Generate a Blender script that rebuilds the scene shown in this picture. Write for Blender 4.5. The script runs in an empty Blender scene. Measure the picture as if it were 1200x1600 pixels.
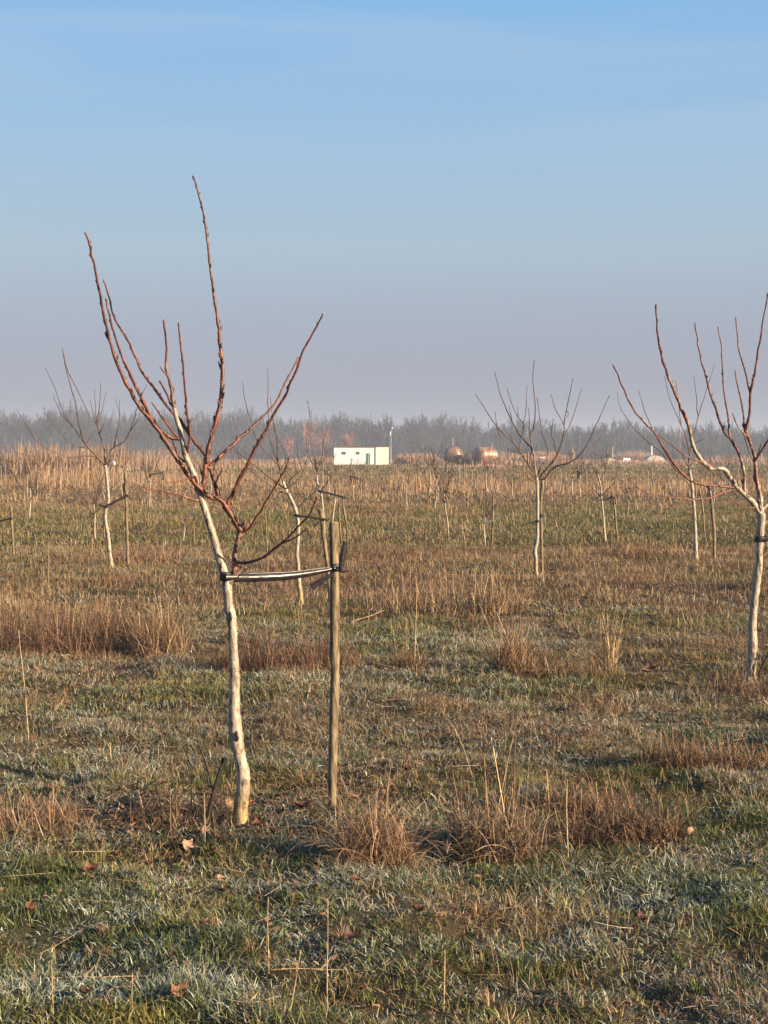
import bpy, math, random
import numpy as np
from mathutils import Vector

random.seed(7)
rng = np.random.default_rng(11)
SC = bpy.context.scene
COL = SC.collection
R = math.radians

# ------------------------------------------------------------------ camera
CAM_H = 1.6
PITCH = R(2.15)
FPX = 2400.0                    # focal length in photograph pixels (1200 x 1600)
cam_d = bpy.data.cameras.new("camera")
cam = bpy.data.objects.new("camera", cam_d)
COL.objects.link(cam)
cam.location = (0, 0, CAM_H)
cam.rotation_euler = (R(90) - PITCH, 0, 0)
cam_d.sensor_fit = 'VERTICAL'
cam_d.sensor_height = 32.0
cam_d.lens = 32.0 * FPX / 1600.0
cam_d.clip_start = 0.05
cam_d.clip_end = 6000
SC.camera = cam

# ------------------------------------------------------------------ sun and sky
SUN_AZ = R(117)                 # clockwise from +Y (the view direction): right and behind
SUN_EL = R(17)
to_sun = Vector((math.sin(SUN_AZ) * math.cos(SUN_EL), math.cos(SUN_AZ) * math.cos(SUN_EL), math.sin(SUN_EL)))
sun_d = bpy.data.lights.new("sun", 'SUN')
sun_d.energy = 5.0
sun_d.angle = R(0.6)
sun_d.color = (1.0, 0.76, 0.50)
sun = bpy.data.objects.new("sun", sun_d)
COL.objects.link(sun)
sun.location = (30, -20, 30)
sun.rotation_euler = to_sun.to_track_quat('Z', 'Y').to_euler()

world = bpy.data.worlds.new("World")
SC.world = world
world.use_nodes = True
wn, wl = world.node_tree.nodes, world.node_tree.links
wn.clear()
sky = wn.new('ShaderNodeTexSky')
sky.sky_type = 'NISHITA'
sky.sun_disc = False
sky.sun_elevation = SUN_EL
sky.sun_rotation = SUN_AZ
sky.altitude = 100
sky.air_density = 1.0
sky.dust_density = 1.6
sky.ozone_density = 2.0
tc = wn.new('ShaderNodeTexCoord')
sep = wn.new('ShaderNodeSeparateXYZ')
wl.new(tc.outputs['Generated'], sep.inputs[0])
ramp = wn.new('ShaderNodeValToRGB')      # elevation (sine) -> morning haze tint of the low sky
cr = ramp.color_ramp
SKY = [(0.0, (0.222, 0.233, 0.310)), (0.035, (0.248, 0.263, 0.350)), (0.075, (0.288, 0.312, 0.412)), (0.13, (0.345, 0.445, 0.535)),
       (0.20, (0.296, 0.468, 0.660)), (0.30, (0.184, 0.434, 0.738)), (0.6, (0.10, 0.27, 0.60))]
while len(cr.elements) < len(SKY):
    cr.elements.new(0.5)
for e, (p, c) in zip(cr.elements, SKY):
    e.position = p
    e.color = (*c, 1)
wl.new(sep.outputs['Z'], ramp.inputs[0])
# thin cirrus streaks: a little brighter and whiter
mp = wn.new('ShaderNodeMapping')
mp.inputs['Scale'].default_value = (1.0, 1.0, 10.0)
mp.inputs['Rotation'].default_value = (0, R(20), 0)
wl.new(tc.outputs['Generated'], mp.inputs[0])
cn = wn.new('ShaderNodeTexNoise')
cn.inputs['Scale'].default_value = 2.6
cn.inputs['Detail'].default_value = 7
cn.inputs['Distortion'].default_value = 0.6
wl.new(mp.outputs[0], cn.inputs['Vector'])
cmr = wn.new('ShaderNodeMapRange')
cmr.inputs['From Min'].default_value = 0.47
cmr.inputs['From Max'].default_value = 0.68
cmr.inputs['To Max'].default_value = 0.45
wl.new(cn.outputs['Fac'], cmr.inputs['Value'])
cmx = wn.new('ShaderNodeMix')
cmx.data_type = 'RGBA'
cmx.inputs['B'].default_value = (0.40, 0.53, 0.68, 1)
cel = wn.new('ShaderNodeMapRange')        # streaks only in the upper sky
cel.inputs['From Min'].default_value = 0.10
cel.inputs['From Max'].default_value = 0.24
cel.inputs['To Max'].default_value = 0.8
wl.new(sep.outputs['Z'], cel.inputs['Value'])
cml = wn.new('ShaderNodeMath')
cml.operation = 'MULTIPLY'
wl.new(cmr.outputs[0], cml.inputs[0])
wl.new(cel.outputs[0], cml.inputs[1])
wl.new(cml.outputs[0], cmx.inputs['Factor'])
wl.new(ramp.outputs[0], cmx.inputs['A'])
# Nishita daylight blended with the hazy gradient
nm = wn.new('ShaderNodeMix')
nm.data_type = 'RGBA'
nm.inputs['Factor'].default_value = 0.93
gain = wn.new('ShaderNodeVectorMath')
gain.operation = 'SCALE'
gain.inputs['Scale'].default_value = 3.45
wl.new(cmx.outputs['Result'], gain.inputs[0])
wl.new(sky.outputs[0], nm.inputs['A'])
wl.new(gain.outputs[0], nm.inputs['B'])
bg = wn.new('ShaderNodeBackground')
bg.inputs['Strength'].default_value = 0.1
wl.new(nm.outputs['Result'], bg.inputs['Color'])
wo = wn.new('ShaderNodeOutputWorld')
wl.new(bg.outputs[0], wo.inputs['Surface'])

SC.view_settings.view_transform = 'Standard'
SC.view_settings.look = 'None'
SC.view_settings.exposure = 1.62
SC.view_settings.gamma = 1.0
SC.cycles.volume_bounces = 0
SC.cycles.max_bounces = 6
SC.cycles.transparent_max_bounces = 4


# ------------------------------------------------------------------ helpers
def P(px, py, D):
    """point seen at photograph pixel (px,py) at ground distance D"""
    dx, dz = (px - 600.0), (800.0 - py)
    vy = FPX * math.cos(PITCH) + dz * math.sin(PITCH)
    vz = -FPX * math.sin(PITCH) + dz * math.cos(PITCH)
    s = D / vy
    return np.array((dx * s, D, CAM_H + vz * s))


def base_D(py):
    vy = FPX * math.cos(PITCH) + (800 - py) * math.sin(PITCH)
    vz = -FPX * math.sin(PITCH) + (800 - py) * math.cos(PITCH)
    return CAM_H * vy / -vz


def _hash(ix, iy, s):
    h = (ix * 374761393 + iy * 668265263 + s * 1442695041) & 0xFFFFFFFF
    h = ((h ^ (h >> 13)) * 1274126177) & 0xFFFFFFFF
    return ((h ^ (h >> 16)) & 0xFFFF) / 65535.0


def vnoise(x, y, scale, seed=0):
    x = np.asarray(x, float) / scale
    y = np.asarray(y, float) / scale
    ix, iy = np.floor(x).astype(np.int64), np.floor(y).astype(np.int64)
    fx, fy = x - ix, y - iy
    fx = fx * fx * (3 - 2 * fx)
    fy = fy * fy * (3 - 2 * fy)
    a, b = _hash(ix, iy, seed), _hash(ix + 1, iy, seed)
    c, d = _hash(ix, iy + 1, seed), _hash(ix + 1, iy + 1, seed)
    return (a * (1 - fx) + b * fx) * (1 - fy) + (c * (1 - fx) + d * fx) * fy


def fbm(x, y, scale, seed=0, oct=3):
    t, a, n = 0, 1.0, 0
    for i in range(oct):
        t = t + a * vnoise(x, y, scale / 2 ** i, seed + 17 * i)
        n += a
        a *= 0.55
    return t / n


def gz(x, y):
    """ground height"""
    x = np.asarray(x, float)
    y = np.asarray(y, float)
    near = np.clip(1.4 - y / 28.0, 0.0, 1.0)
    z = 0.10 * (fbm(x, y, 2.6, 5, 2) - 0.5)
    z = z + near * (0.10 * (fbm(x, y, 0.55, 9, 2) - 0.5) + 0.045 * (fbm(x, y, 0.16, 3, 2) - 0.5))
    z = z + 0.10 * (fbm(x, y, 14.0, 21, 2) - 0.5) * np.clip((y - 8) / 10, 0, 1)
    return z


def dry_w(x, y):
    """share of dead tan grass at a place: the bands of the field plus patches"""
    yy = y * (1 + 0.05 * (vnoise(x, y * 0 + 3, 3.5, 8) - 0.5)) + 1.4 * (fbm(x, y, 4.5, 31, 2) - 0.5) * np.clip(y / 14, 0.3, 4)
    b = np.interp(yy, [0, 5, 7, 9, 10.5, 12.5, 15, 18, 25, 28, 44, 49, 80, 115, 135, 195, 225, 400],
                  [0.14, 0.18, 0.38, 0.34, 0.22, 0.34, 0.74, 0.90, 0.92, 0.42, 0.36, 0.90, 0.95, 0.85, 0.40, 0.40, 0.85, 0.9])
    n = 0.6 * fbm(x, y, 1.1, 41, 3) + 0.4 * fbm(x, y, 5.0, 43, 2)
    w = b + 2.3 * (n - 0.5)
    # brown matted patch in front of the dry clumps
    w = w + 0.75 * np.exp(-(((x - 0.35) / 0.42) ** 2 + ((y - 5.25) / 0.30) ** 2))
    w = w + 0.5 * np.exp(-(((x + 2.9) / 1.6) ** 2 + ((y - 13.8) / 1.6) ** 2))
    w = w + 0.4 * np.exp(-(((x + 1.6) / 0.5) ** 2 + ((y - 6.6) / 0.5) ** 2))
    return np.clip(w, 0, 1)


def frost_w(x, y):
    n = 0.55 * fbm(x * 0.8, y * 1.5, 1.0, 61, 3) + 0.45 * fbm(x * 0.7, y * 1.6, 0.30, 63, 2)
    b = np.interp(y, [0, 4, 5, 6.5, 8.5, 10, 12, 16, 24], [0.70, 0.68, 0.58, 0.62, 0.74, 0.66, 0.58, 0.42, 0.14])
    w = (n - 0.5) * 3.6 + b
    w = w + 0.5 * np.exp(-(((x - 0.85) / 0.7) ** 2 + ((y - 4.5) / 0.45) ** 2))
    w = w - 0.5 * np.exp(-(((x - 0.35) / 0.5) ** 2 + ((y - 5.25) / 0.35) ** 2))
    return np.clip(w, 0, 1)


def build(name, V, faces=None, Q=None, T=None, col=None, mat=None, parent=None, smooth=False, loc=None):
    """ONE mesh object. faces = list of tuples, or Q (n,4) / T (n,3) index arrays"""
    me = bpy.data.meshes.new(name)
    V = np.asarray(V, dtype=np.float64)
    if faces is not None:
        me.from_pydata([tuple(v) for v in V], [], faces)
    else:
        Q = np.zeros((0, 4), int) if Q is None else Q
        T = np.zeros((0, 3), int) if T is None else T
        me.vertices.add(len(V))
        me.vertices.foreach_set('co', V.astype(np.float32).ravel())
        me.loops.add(Q.size + T.size)
        me.loops.foreach_set('vertex_index', np.concatenate([Q.ravel(), T.ravel()]).astype(np.int32))
        tot = np.concatenate([np.full(len(Q), 4), np.full(len(T), 3)]).astype(np.int32)
        st = np.concatenate([[0], np.cumsum(tot)[:-1]]).astype(np.int32)
        me.polygons.add(len(tot))
        me.polygons.foreach_set('loop_start', st)
        me.polygons.foreach_set('loop_total', tot)
        me.update(calc_edges=True)
    if smooth:
        me.polygons.foreach_set('use_smooth', np.ones(len(me.polygons), bool))
    if col is not None:
        ca = me.color_attributes.new('Col', 'FLOAT_COLOR', 'POINT')
        c = np.ones((len(V), 4), np.float32)
        c[:, :3] = col
        ca.data.foreach_set('color', c.ravel())
    if mat is not None:
        me.materials.append(mat)
    o = bpy.data.objects.new(name, me)
    COL.objects.link(o)
    if parent is not None:
        o.parent = parent
    if loc is not None:
        o.location = loc
    return o


def empty(name, loc):
    o = bpy.data.objects.new(name, None)
    o.empty_display_size = 0.2
    COL.objects.link(o)
    o.location = tuple(float(v) for v in loc)
    return o


def tag(o, label=None, cat=None, group=None, kind=None):
    if label:
        o['label'] = label
    if cat:
        o['category'] = cat
    if group:
        o['group'] = group
    if kind:
        o['kind'] = kind
    return o


class Geo:
    """collects shapes for one mesh"""
    def __init__(self):
        self.v, self.f, self.c, self.n = [], [], [], 0

    def add(self, V, F, c=None):
        V = np.asarray(V, float)
        self.v.append(V)
        self.f += [tuple(int(i) + self.n for i in f) for f in F]
        cc = np.ones((len(V), 3))
        if c is not None:
            cc[:] = c
        self.c.append(cc)
        self.n += len(V)

    def tube(self, pts, rad, sides=8, cap=True, c=None, jitter=0.0, flat=1.0, seed=0):
        pts = np.asarray(pts, float)
        rad = np.broadcast_to(np.asarray(rad, float), (len(pts),))
        rg = np.random.default_rng(abs(int(seed)) + 5)
        tan = np.gradient(pts, axis=0)
        tan /= np.linalg.norm(tan, axis=1)[:, None] + 1e-9
        up = np.array((0, 1.0, 0)) if abs(tan[0][1]) < 0.9 else np.array((1.0, 0, 0))
        V = []
        u = np.cross(tan[0], up)
        u /= np.linalg.norm(u)
        for i in range(len(pts)):
            u = u - tan[i] * np.dot(u, tan[i])
            u /= np.linalg.norm(u) + 1e-9
            w = np.cross(tan[i], u)
            a = np.arange(sides) / sides * 2 * math.pi
            rr = rad[i] * (1 + jitter * rg.uniform(-1, 1, sides))
            V.append(pts[i] + (np.cos(a) * rr)[:, None] * u + (np.sin(a) * rr * flat)[:, None] * w)
        V = np.concatenate(V)
        F = []
        for i in range(len(pts) - 1):
            for j in range(sides):
                k = (j + 1) % sides
                F.append((i * sides + j, i * sides + k, (i + 1) * sides + k, (i + 1) * sides + j))
        if cap:
            F.append(tuple(range(sides))[::-1])
            F.append(tuple((len(pts) - 1) * sides + j for j in range(sides)))
        if c is not None and np.ndim(c) == 2:
            c = np.repeat(np.asarray(c), sides, axis=0)
        self.add(V, F, c)

    def box(self, x0, x1, y0, y1, z0, z1, c=None):
        V = [(x, y, z) for z in (z0, z1) for y in (y0, y1) for x in (x0, x1)]
        self.add(V, [(0, 2, 3, 1), (4, 5, 7, 6), (0, 1, 5, 4), (2, 6, 7, 3), (0, 4, 6, 2), (1, 3, 7, 5)], c)

    def make(self, name, mat, parent=None, smooth=False, origin=None, loc=None):
        V = np.concatenate(self.v)
        if origin is not None:
            V = V - np.asarray(origin)
        return build(name, V, faces=self.f, col=np.concatenate(self.c), mat=mat, parent=parent, smooth=smooth, loc=loc)


def catmull(pts, step):
    """dense smooth polyline through pts (n,k); step is in units of the first two columns"""
    pts = np.asarray(pts, float)
    if len(pts) < 3:
        n = max(2, int(np.linalg.norm(pts[-1][:2] - pts[0][:2]) / step))
        t = np.linspace(0, 1, n + 1)[:, None]
        return pts[0] * (1 - t) + pts[-1] * t
    q = np.vstack([2 * pts[0] - pts[1], pts, 2 * pts[-1] - pts[-2]])
    out = []
    for i in range(1, len(q) - 2):
        n = max(1, int(np.linalg.norm(q[i + 1][:2] - q[i][:2]) / step))
        for k in range(n):
            t = k / n
            out.append(0.5 * (2 * q[i] + (q[i + 1] - q[i - 1]) * t + (2 * q[i - 1] - 5 * q[i] + 4 * q[i + 1] - q[i + 2]) * t * t
                              + (3 * q[i] - 3 * q[i + 1] + q[i + 2] - q[i - 1]) * t ** 3))
    out.append(q[-2])
    return np.array(out)


# ------------------------------------------------------------------ materials
def mat_new(name):
    m = bpy.data.materials.new(name)
    m.use_nodes = True
    n, l = m.node_tree.nodes, m.node_tree.links
    b = n['Principled BSDF']
    return m, n, l, b


def noise(n, l, scale, detail=4, coord=None, dist=0.0):
    t = n.new('ShaderNodeTexNoise')
    t.inputs['Scale'].default_value = scale
    t.inputs['Detail'].default_value = detail
    t.inputs['Distortion'].default_value = dist
    if coord is not None:
        l.new(coord, t.inputs['Vector'])
    return t.outputs['Fac']


def rampc(n, l, fac, stops):
    r = n.new('ShaderNodeValToRGB')
    el = r.color_ramp.elements
    while len(el) < len(stops):
        el.new(0.5)
    for e, (p, c) in zip(el, stops):
        e.position = p
        e.color = (*c, 1) if len(c) == 3 else c
    l.new(fac, r.inputs[0])
    return r.outputs[0]


def mixc(n, l, fac, a, b, mode='MIX'):
    m = n.new('ShaderNodeMix')
    m.data_type = 'RGBA'
    m.blend_type = mode
    for key, v in (('Factor', fac), ('A', a), ('B', b)):
        if isinstance(v, (int, float)):
            m.inputs[key].default_value = v
        elif isinstance(v, tuple):
            m.inputs[key].default_value = (*v, 1)
        else:
            l.new(v, m.inputs[key])
    return m.outputs['Result']


def mapping(n, l, scale, coord='Object'):
    t = n.new('ShaderNodeTexCoord')
    m = n.new('ShaderNodeMapping')
    m.inputs['Scale'].default_value = scale
    l.new(t.outputs[coord], m.inputs[0])
    return m.outputs[0]


def bump(n, l, b, h, strength=0.3, dist=0.01):
    u = n.new('ShaderNodeBump')
    u.inputs['Strength'].default_value = strength
    u.inputs['Distance'].default_value = dist
    l.new(h, u.inputs['Height'])
    l.new(u.outputs[0], b.inputs['Normal'])


def mat_attr(name, rough=0.7, trans=0.0, vary=0.25, scale=60, spec=0.3, lvl=1.0):
    m, n, l, b = mat_new(name)
    a = n.new('ShaderNodeAttribute')
    a.attribute_name = 'Col'
    f = noise(n, l, scale, 2, mapping(n, l, (1, 1, 1)))
    c = rampc(n, l, f, [(0.25, (lvl * (1 - vary),) * 3), (0.75, (lvl * (1 + vary),) * 3)])
    cc = mixc(n, l, 1.0, a.outputs['Color'], c, 'MULTIPLY')
    l.new(cc, b.inputs['Base Color'])
    b.inputs['Roughness'].default_value = rough
    b.inputs['Specular IOR Level'].default_value = spec
    if trans > 0:
        t = n.new('ShaderNodeBsdfTranslucent')
        l.new(cc, t.inputs['Color'])
        mx = n.new('ShaderNodeMixShader')
        mx.inputs[0].default_value = trans
        l.new(b.outputs[0], mx.inputs[1])
        l.new(t.outputs[0], mx.inputs[2])
        l.new(mx.outputs[0], n['Material Output'].inputs['Surface'])
    return m


M_GRASS = mat_attr('grass_blade', 0.55, 0.18, 0.3, 25, lvl=0.95)
M_STRAW = mat_attr('straw', 0.55, 0.12, 0.3, 40, lvl=0.86)
M_TWIG = mat_attr('far_twig', 0.9, 0.0, 0.15, 2)
M_LEAF = mat_attr('dead_leaf', 0.6, 0.15, 0.35, 70)


def mat_bark():
    """tone in Col.r: 1 silver trunk bark, 0 red-brown young wood; Col.g: ochre base stain"""
    m, n, l, b = mat_new('walnut_bark')
    a = n.new('ShaderNodeAttribute')
    a.attribute_name = 'Col'
    sp = n.new('ShaderNodeSeparateColor')
    l.new(a.outputs['Color'], sp.inputs[0])
    v = mapping(n, l, (1, 1, 0.35))
    n1 = noise(n, l, 55, 6, v, 0.4)
    n2 = noise(n, l, 14, 4, v)
    silver = rampc(n, l, n1, [(0.36, (0.07, 0.052, 0.036)), (0.44, (0.21, 0.17, 0.125)), (0.54, (0.33, 0.28, 0.21)), (0.68, (0.43, 0.38, 0.30))])
    sil2 = mixc(n, l, rampc(n, l, n2, [(0.42, (0, 0, 0)), (0.62, (0.7, 0.7, 0.7))]), silver, (0.22, 0.19, 0.145))
    red = rampc(n, l, n1, [(0.32, (0.03, 0.013, 0.010)), (0.5, (0.10, 0.030, 0.018)), (0.62, (0.19, 0.060, 0.030)), (0.78, (0.31, 0.19, 0.125))])
    red2 = mixc(n, l, rampc(n, l, n2, [(0.45, (0, 0, 0)), (0.75, (0.7, 0.7, 0.7))]), red, (0.10, 0.062, 0.048))
    # patchy border between old and young bark
    ad = n.new('ShaderNodeMath')
    ad.operation = 'MULTIPLY_ADD'
    l.new(n2, ad.inputs[0])
    ad.inputs[1].default_value = 0.9
    l.new(sp.outputs[0], ad.inputs[2])
    tone = rampc(n, l, ad.outputs[0], [(0.78, (0, 0, 0)), (1.0, (1, 1, 1))])
    red3 = mixc(n, l, sp.outputs[2], red2, (0.085, 0.055, 0.042))
    c = mixc(n, l, tone, red3, sil2)
    c = mixc(n, l, sp.outputs[2], c, (0.05, 0.034, 0.026))
    och = rampc(n, l, n1, [(0.3, (0.09, 0.06, 0.025)), (0.62, (0.30, 0.225, 0.095))])
    gm = n.new('ShaderNodeMath')
    gm.operation = 'MULTIPLY_ADD'
    l.new(n2, gm.inputs[0])
    gm.inputs[1].default_value = 0.8
    l.new(sp.outputs[1], gm.inputs[2])
    c = mixc(n, l, rampc(n, l, gm.outputs[0], [(0.7, (0, 0, 0)), (1.0, (0.9, 0.9, 0.9))]), c, och)
    # dark lenticels and cracks
    vo = n.new('ShaderNodeTexVoronoi')
    vo.inputs['Scale'].default_value = 30
    l.new(mapping(n, l, (1, 1, 1.9)), vo.inputs['Vector'])
    ck = rampc(n, l, vo.outputs['Distance'], [(0.10, (0.25, 0.2, 0.16)), (0.24, (1, 1, 1))])
    c = mixc(n, l, 0.8, c, ck, 'MULTIPLY')
    l.new(c, b.inputs['Base Color'])
    b.inputs['Roughness'].default_value = 0.5
    b.inputs['Specular IOR Level'].default_value = 0.4
    bump(n, l, b, n1, 0.9, 0.006)
    return m


M_BARK = mat_bark()


def mat_simple(name, stops, scale, rough=0.7, spec=0.3, vscale=(1, 1, 1), bmp=0.3, bd=0.004, metal=0.0, detail=6):
    m, n, l, b = mat_new(name)
    v = mapping(n, l, vscale)
    f = noise(n, l, scale, detail, v, 0.3)
    l.new(rampc(n, l, f, stops), b.inputs['Base Color'])
    b.inputs['Roughness'].default_value = rough
    b.inputs['Specular IOR Level'].default_value = spec
    b.inputs['Metallic'].default_value = metal
    if bmp:
        bump(n, l, b, f, bmp, bd)
    return m


M_STAKE = mat_simple('stake_wood', [(0.34, (0.045, 0.034, 0.022)), (0.46, (0.125, 0.095, 0.058)), (0.58, (0.205, 0.16, 0.095)), (0.72, (0.18, 0.16, 0.12))],
                     34, 0.8, 0.2, (1.6, 1.6, 0.3), 1.0, 0.008)
M_CUT = mat_simple('sawn_end', [(0.3, (0.2, 0.15, 0.09)), (0.7, (0.36, 0.29, 0.19))], 30, 0.8, 0.2)
M_PLASTIC = mat_simple('black_film', [(0.35, (0.008, 0.008, 0.010)), (0.7, (0.02, 0.02, 0.022))], 30, 0.36, 0.55, (1, 1, 2), 0.35, 0.004)
M_PLDULL = mat_simple('dull_black_film', [(0.35, (0.012, 0.011, 0.012)), (0.7, (0.035, 0.03, 0.032))], 30, 0.5, 0.4, (1, 1, 2), 0.5, 0.006)
M_DARKSTEM = mat_simple('dark_dead_stem', [(0.3, (0.010, 0.008, 0.007)), (0.7, (0.035, 0.024, 0.02))], 40, 0.6, 0.3)


# ------------------------------------------------------------------ ground
def make_ground():
    ys = [-120, -60, -25, -10, -4, -1, 1, 2, 2.8, 3.4]
    y = 3.7
    while y < 1100:
        ys.append(y)
        y += 0.032 if y < 8 else 0.032 * (y / 8) ** 1.55 if y < 300 else y * 0.12
    ys = np.array(ys)
    u = np.linspace(-1, 1, 201)
    outer = np.array([1.08, 1.25, 1.6, 2.4, 4, 7, 14, 30, 80])
    u = np.concatenate([-outer[::-1], u, outer])
    hw = np.where(ys < 3.5, 3.2, 0.34 * ys + 1.7)
    hw = np.maximum(hw, 3.2)
    X = u[None, :] * hw[:, None]
    X = np.where(np.abs(u)[None, :] > 1.3, np.sign(X) * np.maximum(np.abs(X), (np.abs(u) * 20)[None, :]), X)
    X = np.clip(X, -950, 950)
    Y = np.repeat(ys[:, None], len(u), 1)
    x, yv = X.ravel(), Y.ravel()
    z = gz(x, yv)
    z = np.where((yv < 2) | (np.abs(x) > 0.5 * np.abs(yv) + 6), z * 0.5, z)
    V = np.stack([x, yv, z], 1)
    ny, nx = Y.shape
    i = np.arange(ny - 1)[:, None] * nx + np.arange(nx - 1)[None, :]
    i = i.ravel()
    Q = np.stack([i, i + 1, i + 1 + nx, i + nx], 1)
    w = dry_w(x, yv)[:, None]
    f = frost_w(x, yv)[:, None]
    soil = np.array((0.040, 0.030, 0.019))
    green = np.array((0.085, 0.088, 0.036))
    tan = np.array((0.185, 0.118, 0.060))
    tan_far = np.array((0.22, 0.145, 0.082))
    far = np.clip((yv - 12) / 40, 0, 1)[:, None]
    c = green * (1 - w) + (tan * (1 - far) + tan_far * far) * w
    c = soil * (0.68 * (1 - far)) + c * (1 - 0.68 * (1 - far)) * (0.72 + 0.28 * far)
    c = c * (1 - 0.15 * f) + np.array((0.15, 0.16, 0.15)) * 0.15 * f
    m, n, l, b = mat_new('field_soil')
    a = n.new('ShaderNodeAttribute')
    a.attribute_name = 'Col'
    v = mapping(n, l, (1, 1, 1))
    f1 = noise(n, l, 9, 8, v)
    f2 = noise(n, l, 0.9, 6, v)
    c1 = rampc(n, l, f1, [(0.3, (0.55, 0.52, 0.5)), (0.7, (1.45, 1.42, 1.35))])
    c2 = rampc(n, l, f2, [(0.3, (0.55, 0.6, 0.6)), (0.7, (0.95, 0.9, 0.85))])
    cc = mixc(n, l, 1.0, mixc(n, l, 1.0, a.outputs['Color'], c1, 'MULTIPLY'), c2, 'MULTIPLY')
    l.new(cc, b.inputs['Base Color'])
    b.inputs['Roughness'].default_value = 0.95
    b.inputs['Specular IOR Level'].default_value = 0.1
    bump(n, l, b, f1, 0.9, 0.03)
    g = build('ground', V, Q=Q, col=c, mat=m, smooth=True)
    tag(g, 'flat orchard field of frosted winter grass and dead straw', None, None, 'structure')


make_ground()


# ------------------------------------------------------------------ strips (blades, straws, twigs)
def strips(base, phi, th0, dth, L, W, col, segs=3, roll=None, taper=0.1, clampz=True, tipcol=None):
    """N curved tapering ribbons -> (V, Q, colour)"""
    N = len(base)
    base = np.asarray(base, float)
    perp = np.stack([-np.sin(phi), np.cos(phi), np.zeros(N)], 1)
    if roll is None:
        roll = rng.uniform(-0.9, 0.9, N)
    pos = base.copy()
    rows = []
    cols = []
    for k in range(segs + 1):
        t = k / segs
        th = th0 + dth * t
        d = np.stack([np.sin(th) * np.cos(phi), np.sin(th) * np.sin(phi), np.cos(th)], 1)
        nrm = np.cross(perp, d)
        wv = perp * np.cos(roll)[:, None] + nrm * np.sin(roll)[:, None]
        w = (W * (1 - (1 - taper) * t ** 1.3) * 0.5)[:, None]
        p = pos
        if clampz:
            p = p.copy()
            p[:, 2] = np.maximum(p[:, 2], base[:, 2] + 0.002 + 0.004 * t)
        rows.append(np.stack([p - wv * w, p + wv * w], 1))
        cc = col if tipcol is None else col * (1 - t) + tipcol * t
        cols.append(np.repeat(cc[:, None, :], 2, 1))
        pos = pos + d * (L / segs)[:, None]
    V = np.stack(rows, 1).reshape(-1, 3)
    C = np.stack(cols, 1).reshape(-1, 3)
    b0 = (np.arange(N) * 2 * (segs + 1))[:, None]
    k = (np.arange(segs) * 2)[None, :]
    i = (b0 + k).ravel()
    Q = np.stack([i, i + 1, i + 3, i + 2], 1)
    return V, Q, C


def scatter(y0, y1, dens, margin=0.9, fac=0.285):
    """random points in the visible wedge (with a margin at the sides)"""
    area = (fac * (y1 ** 2 - y0 ** 2) + 2 * margin * (y1 - y0))
    n = int(area * dens)
    y = np.empty(0)
    ymx = fac * 2 * y1 + 2 * margin
    while len(y) < n:
        c = rng.uniform(y0, y1, n * 2)
        keep = rng.uniform(0, ymx, n * 2) < (2 * fac * c + 2 * margin)
        y = np.concatenate([y, c[keep]])
    y = y[:n]
    x = rng.uniform(-1, 1, n) * (fac * y + margin)
    return x, y


def cmix(a, b, t):
    return np.asarray(a)[None, :] * (1 - t[:, None]) + np.asarray(b)[None, :] * t[:, None]


def merge(parts):
    V, Q, C, n = [], [], [], 0
    for v, q, c in parts:
        V.append(v)
        Q.append(q + n)
        C.append(c)
        n += len(v)
    return np.concatenate(V), np.concatenate(Q), np.concatenate(C)


G_GREEN_A, G_GREEN_B, G_YEL = (0.026, 0.048, 0.011), (0.175, 0.205, 0.055), (0.33, 0.27, 0.08)
G_TAN_A, G_TAN_B, G_RED = (0.20, 0.125, 0.062), (0.50, 0.36, 0.205), (0.125, 0.056, 0.028)
G_FROST_A, G_FROST_B = (0.18, 0.205, 0.16), (0.82, 0.84, 0.75)

green_p, frost_p, dry_p = [], [], []
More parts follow.
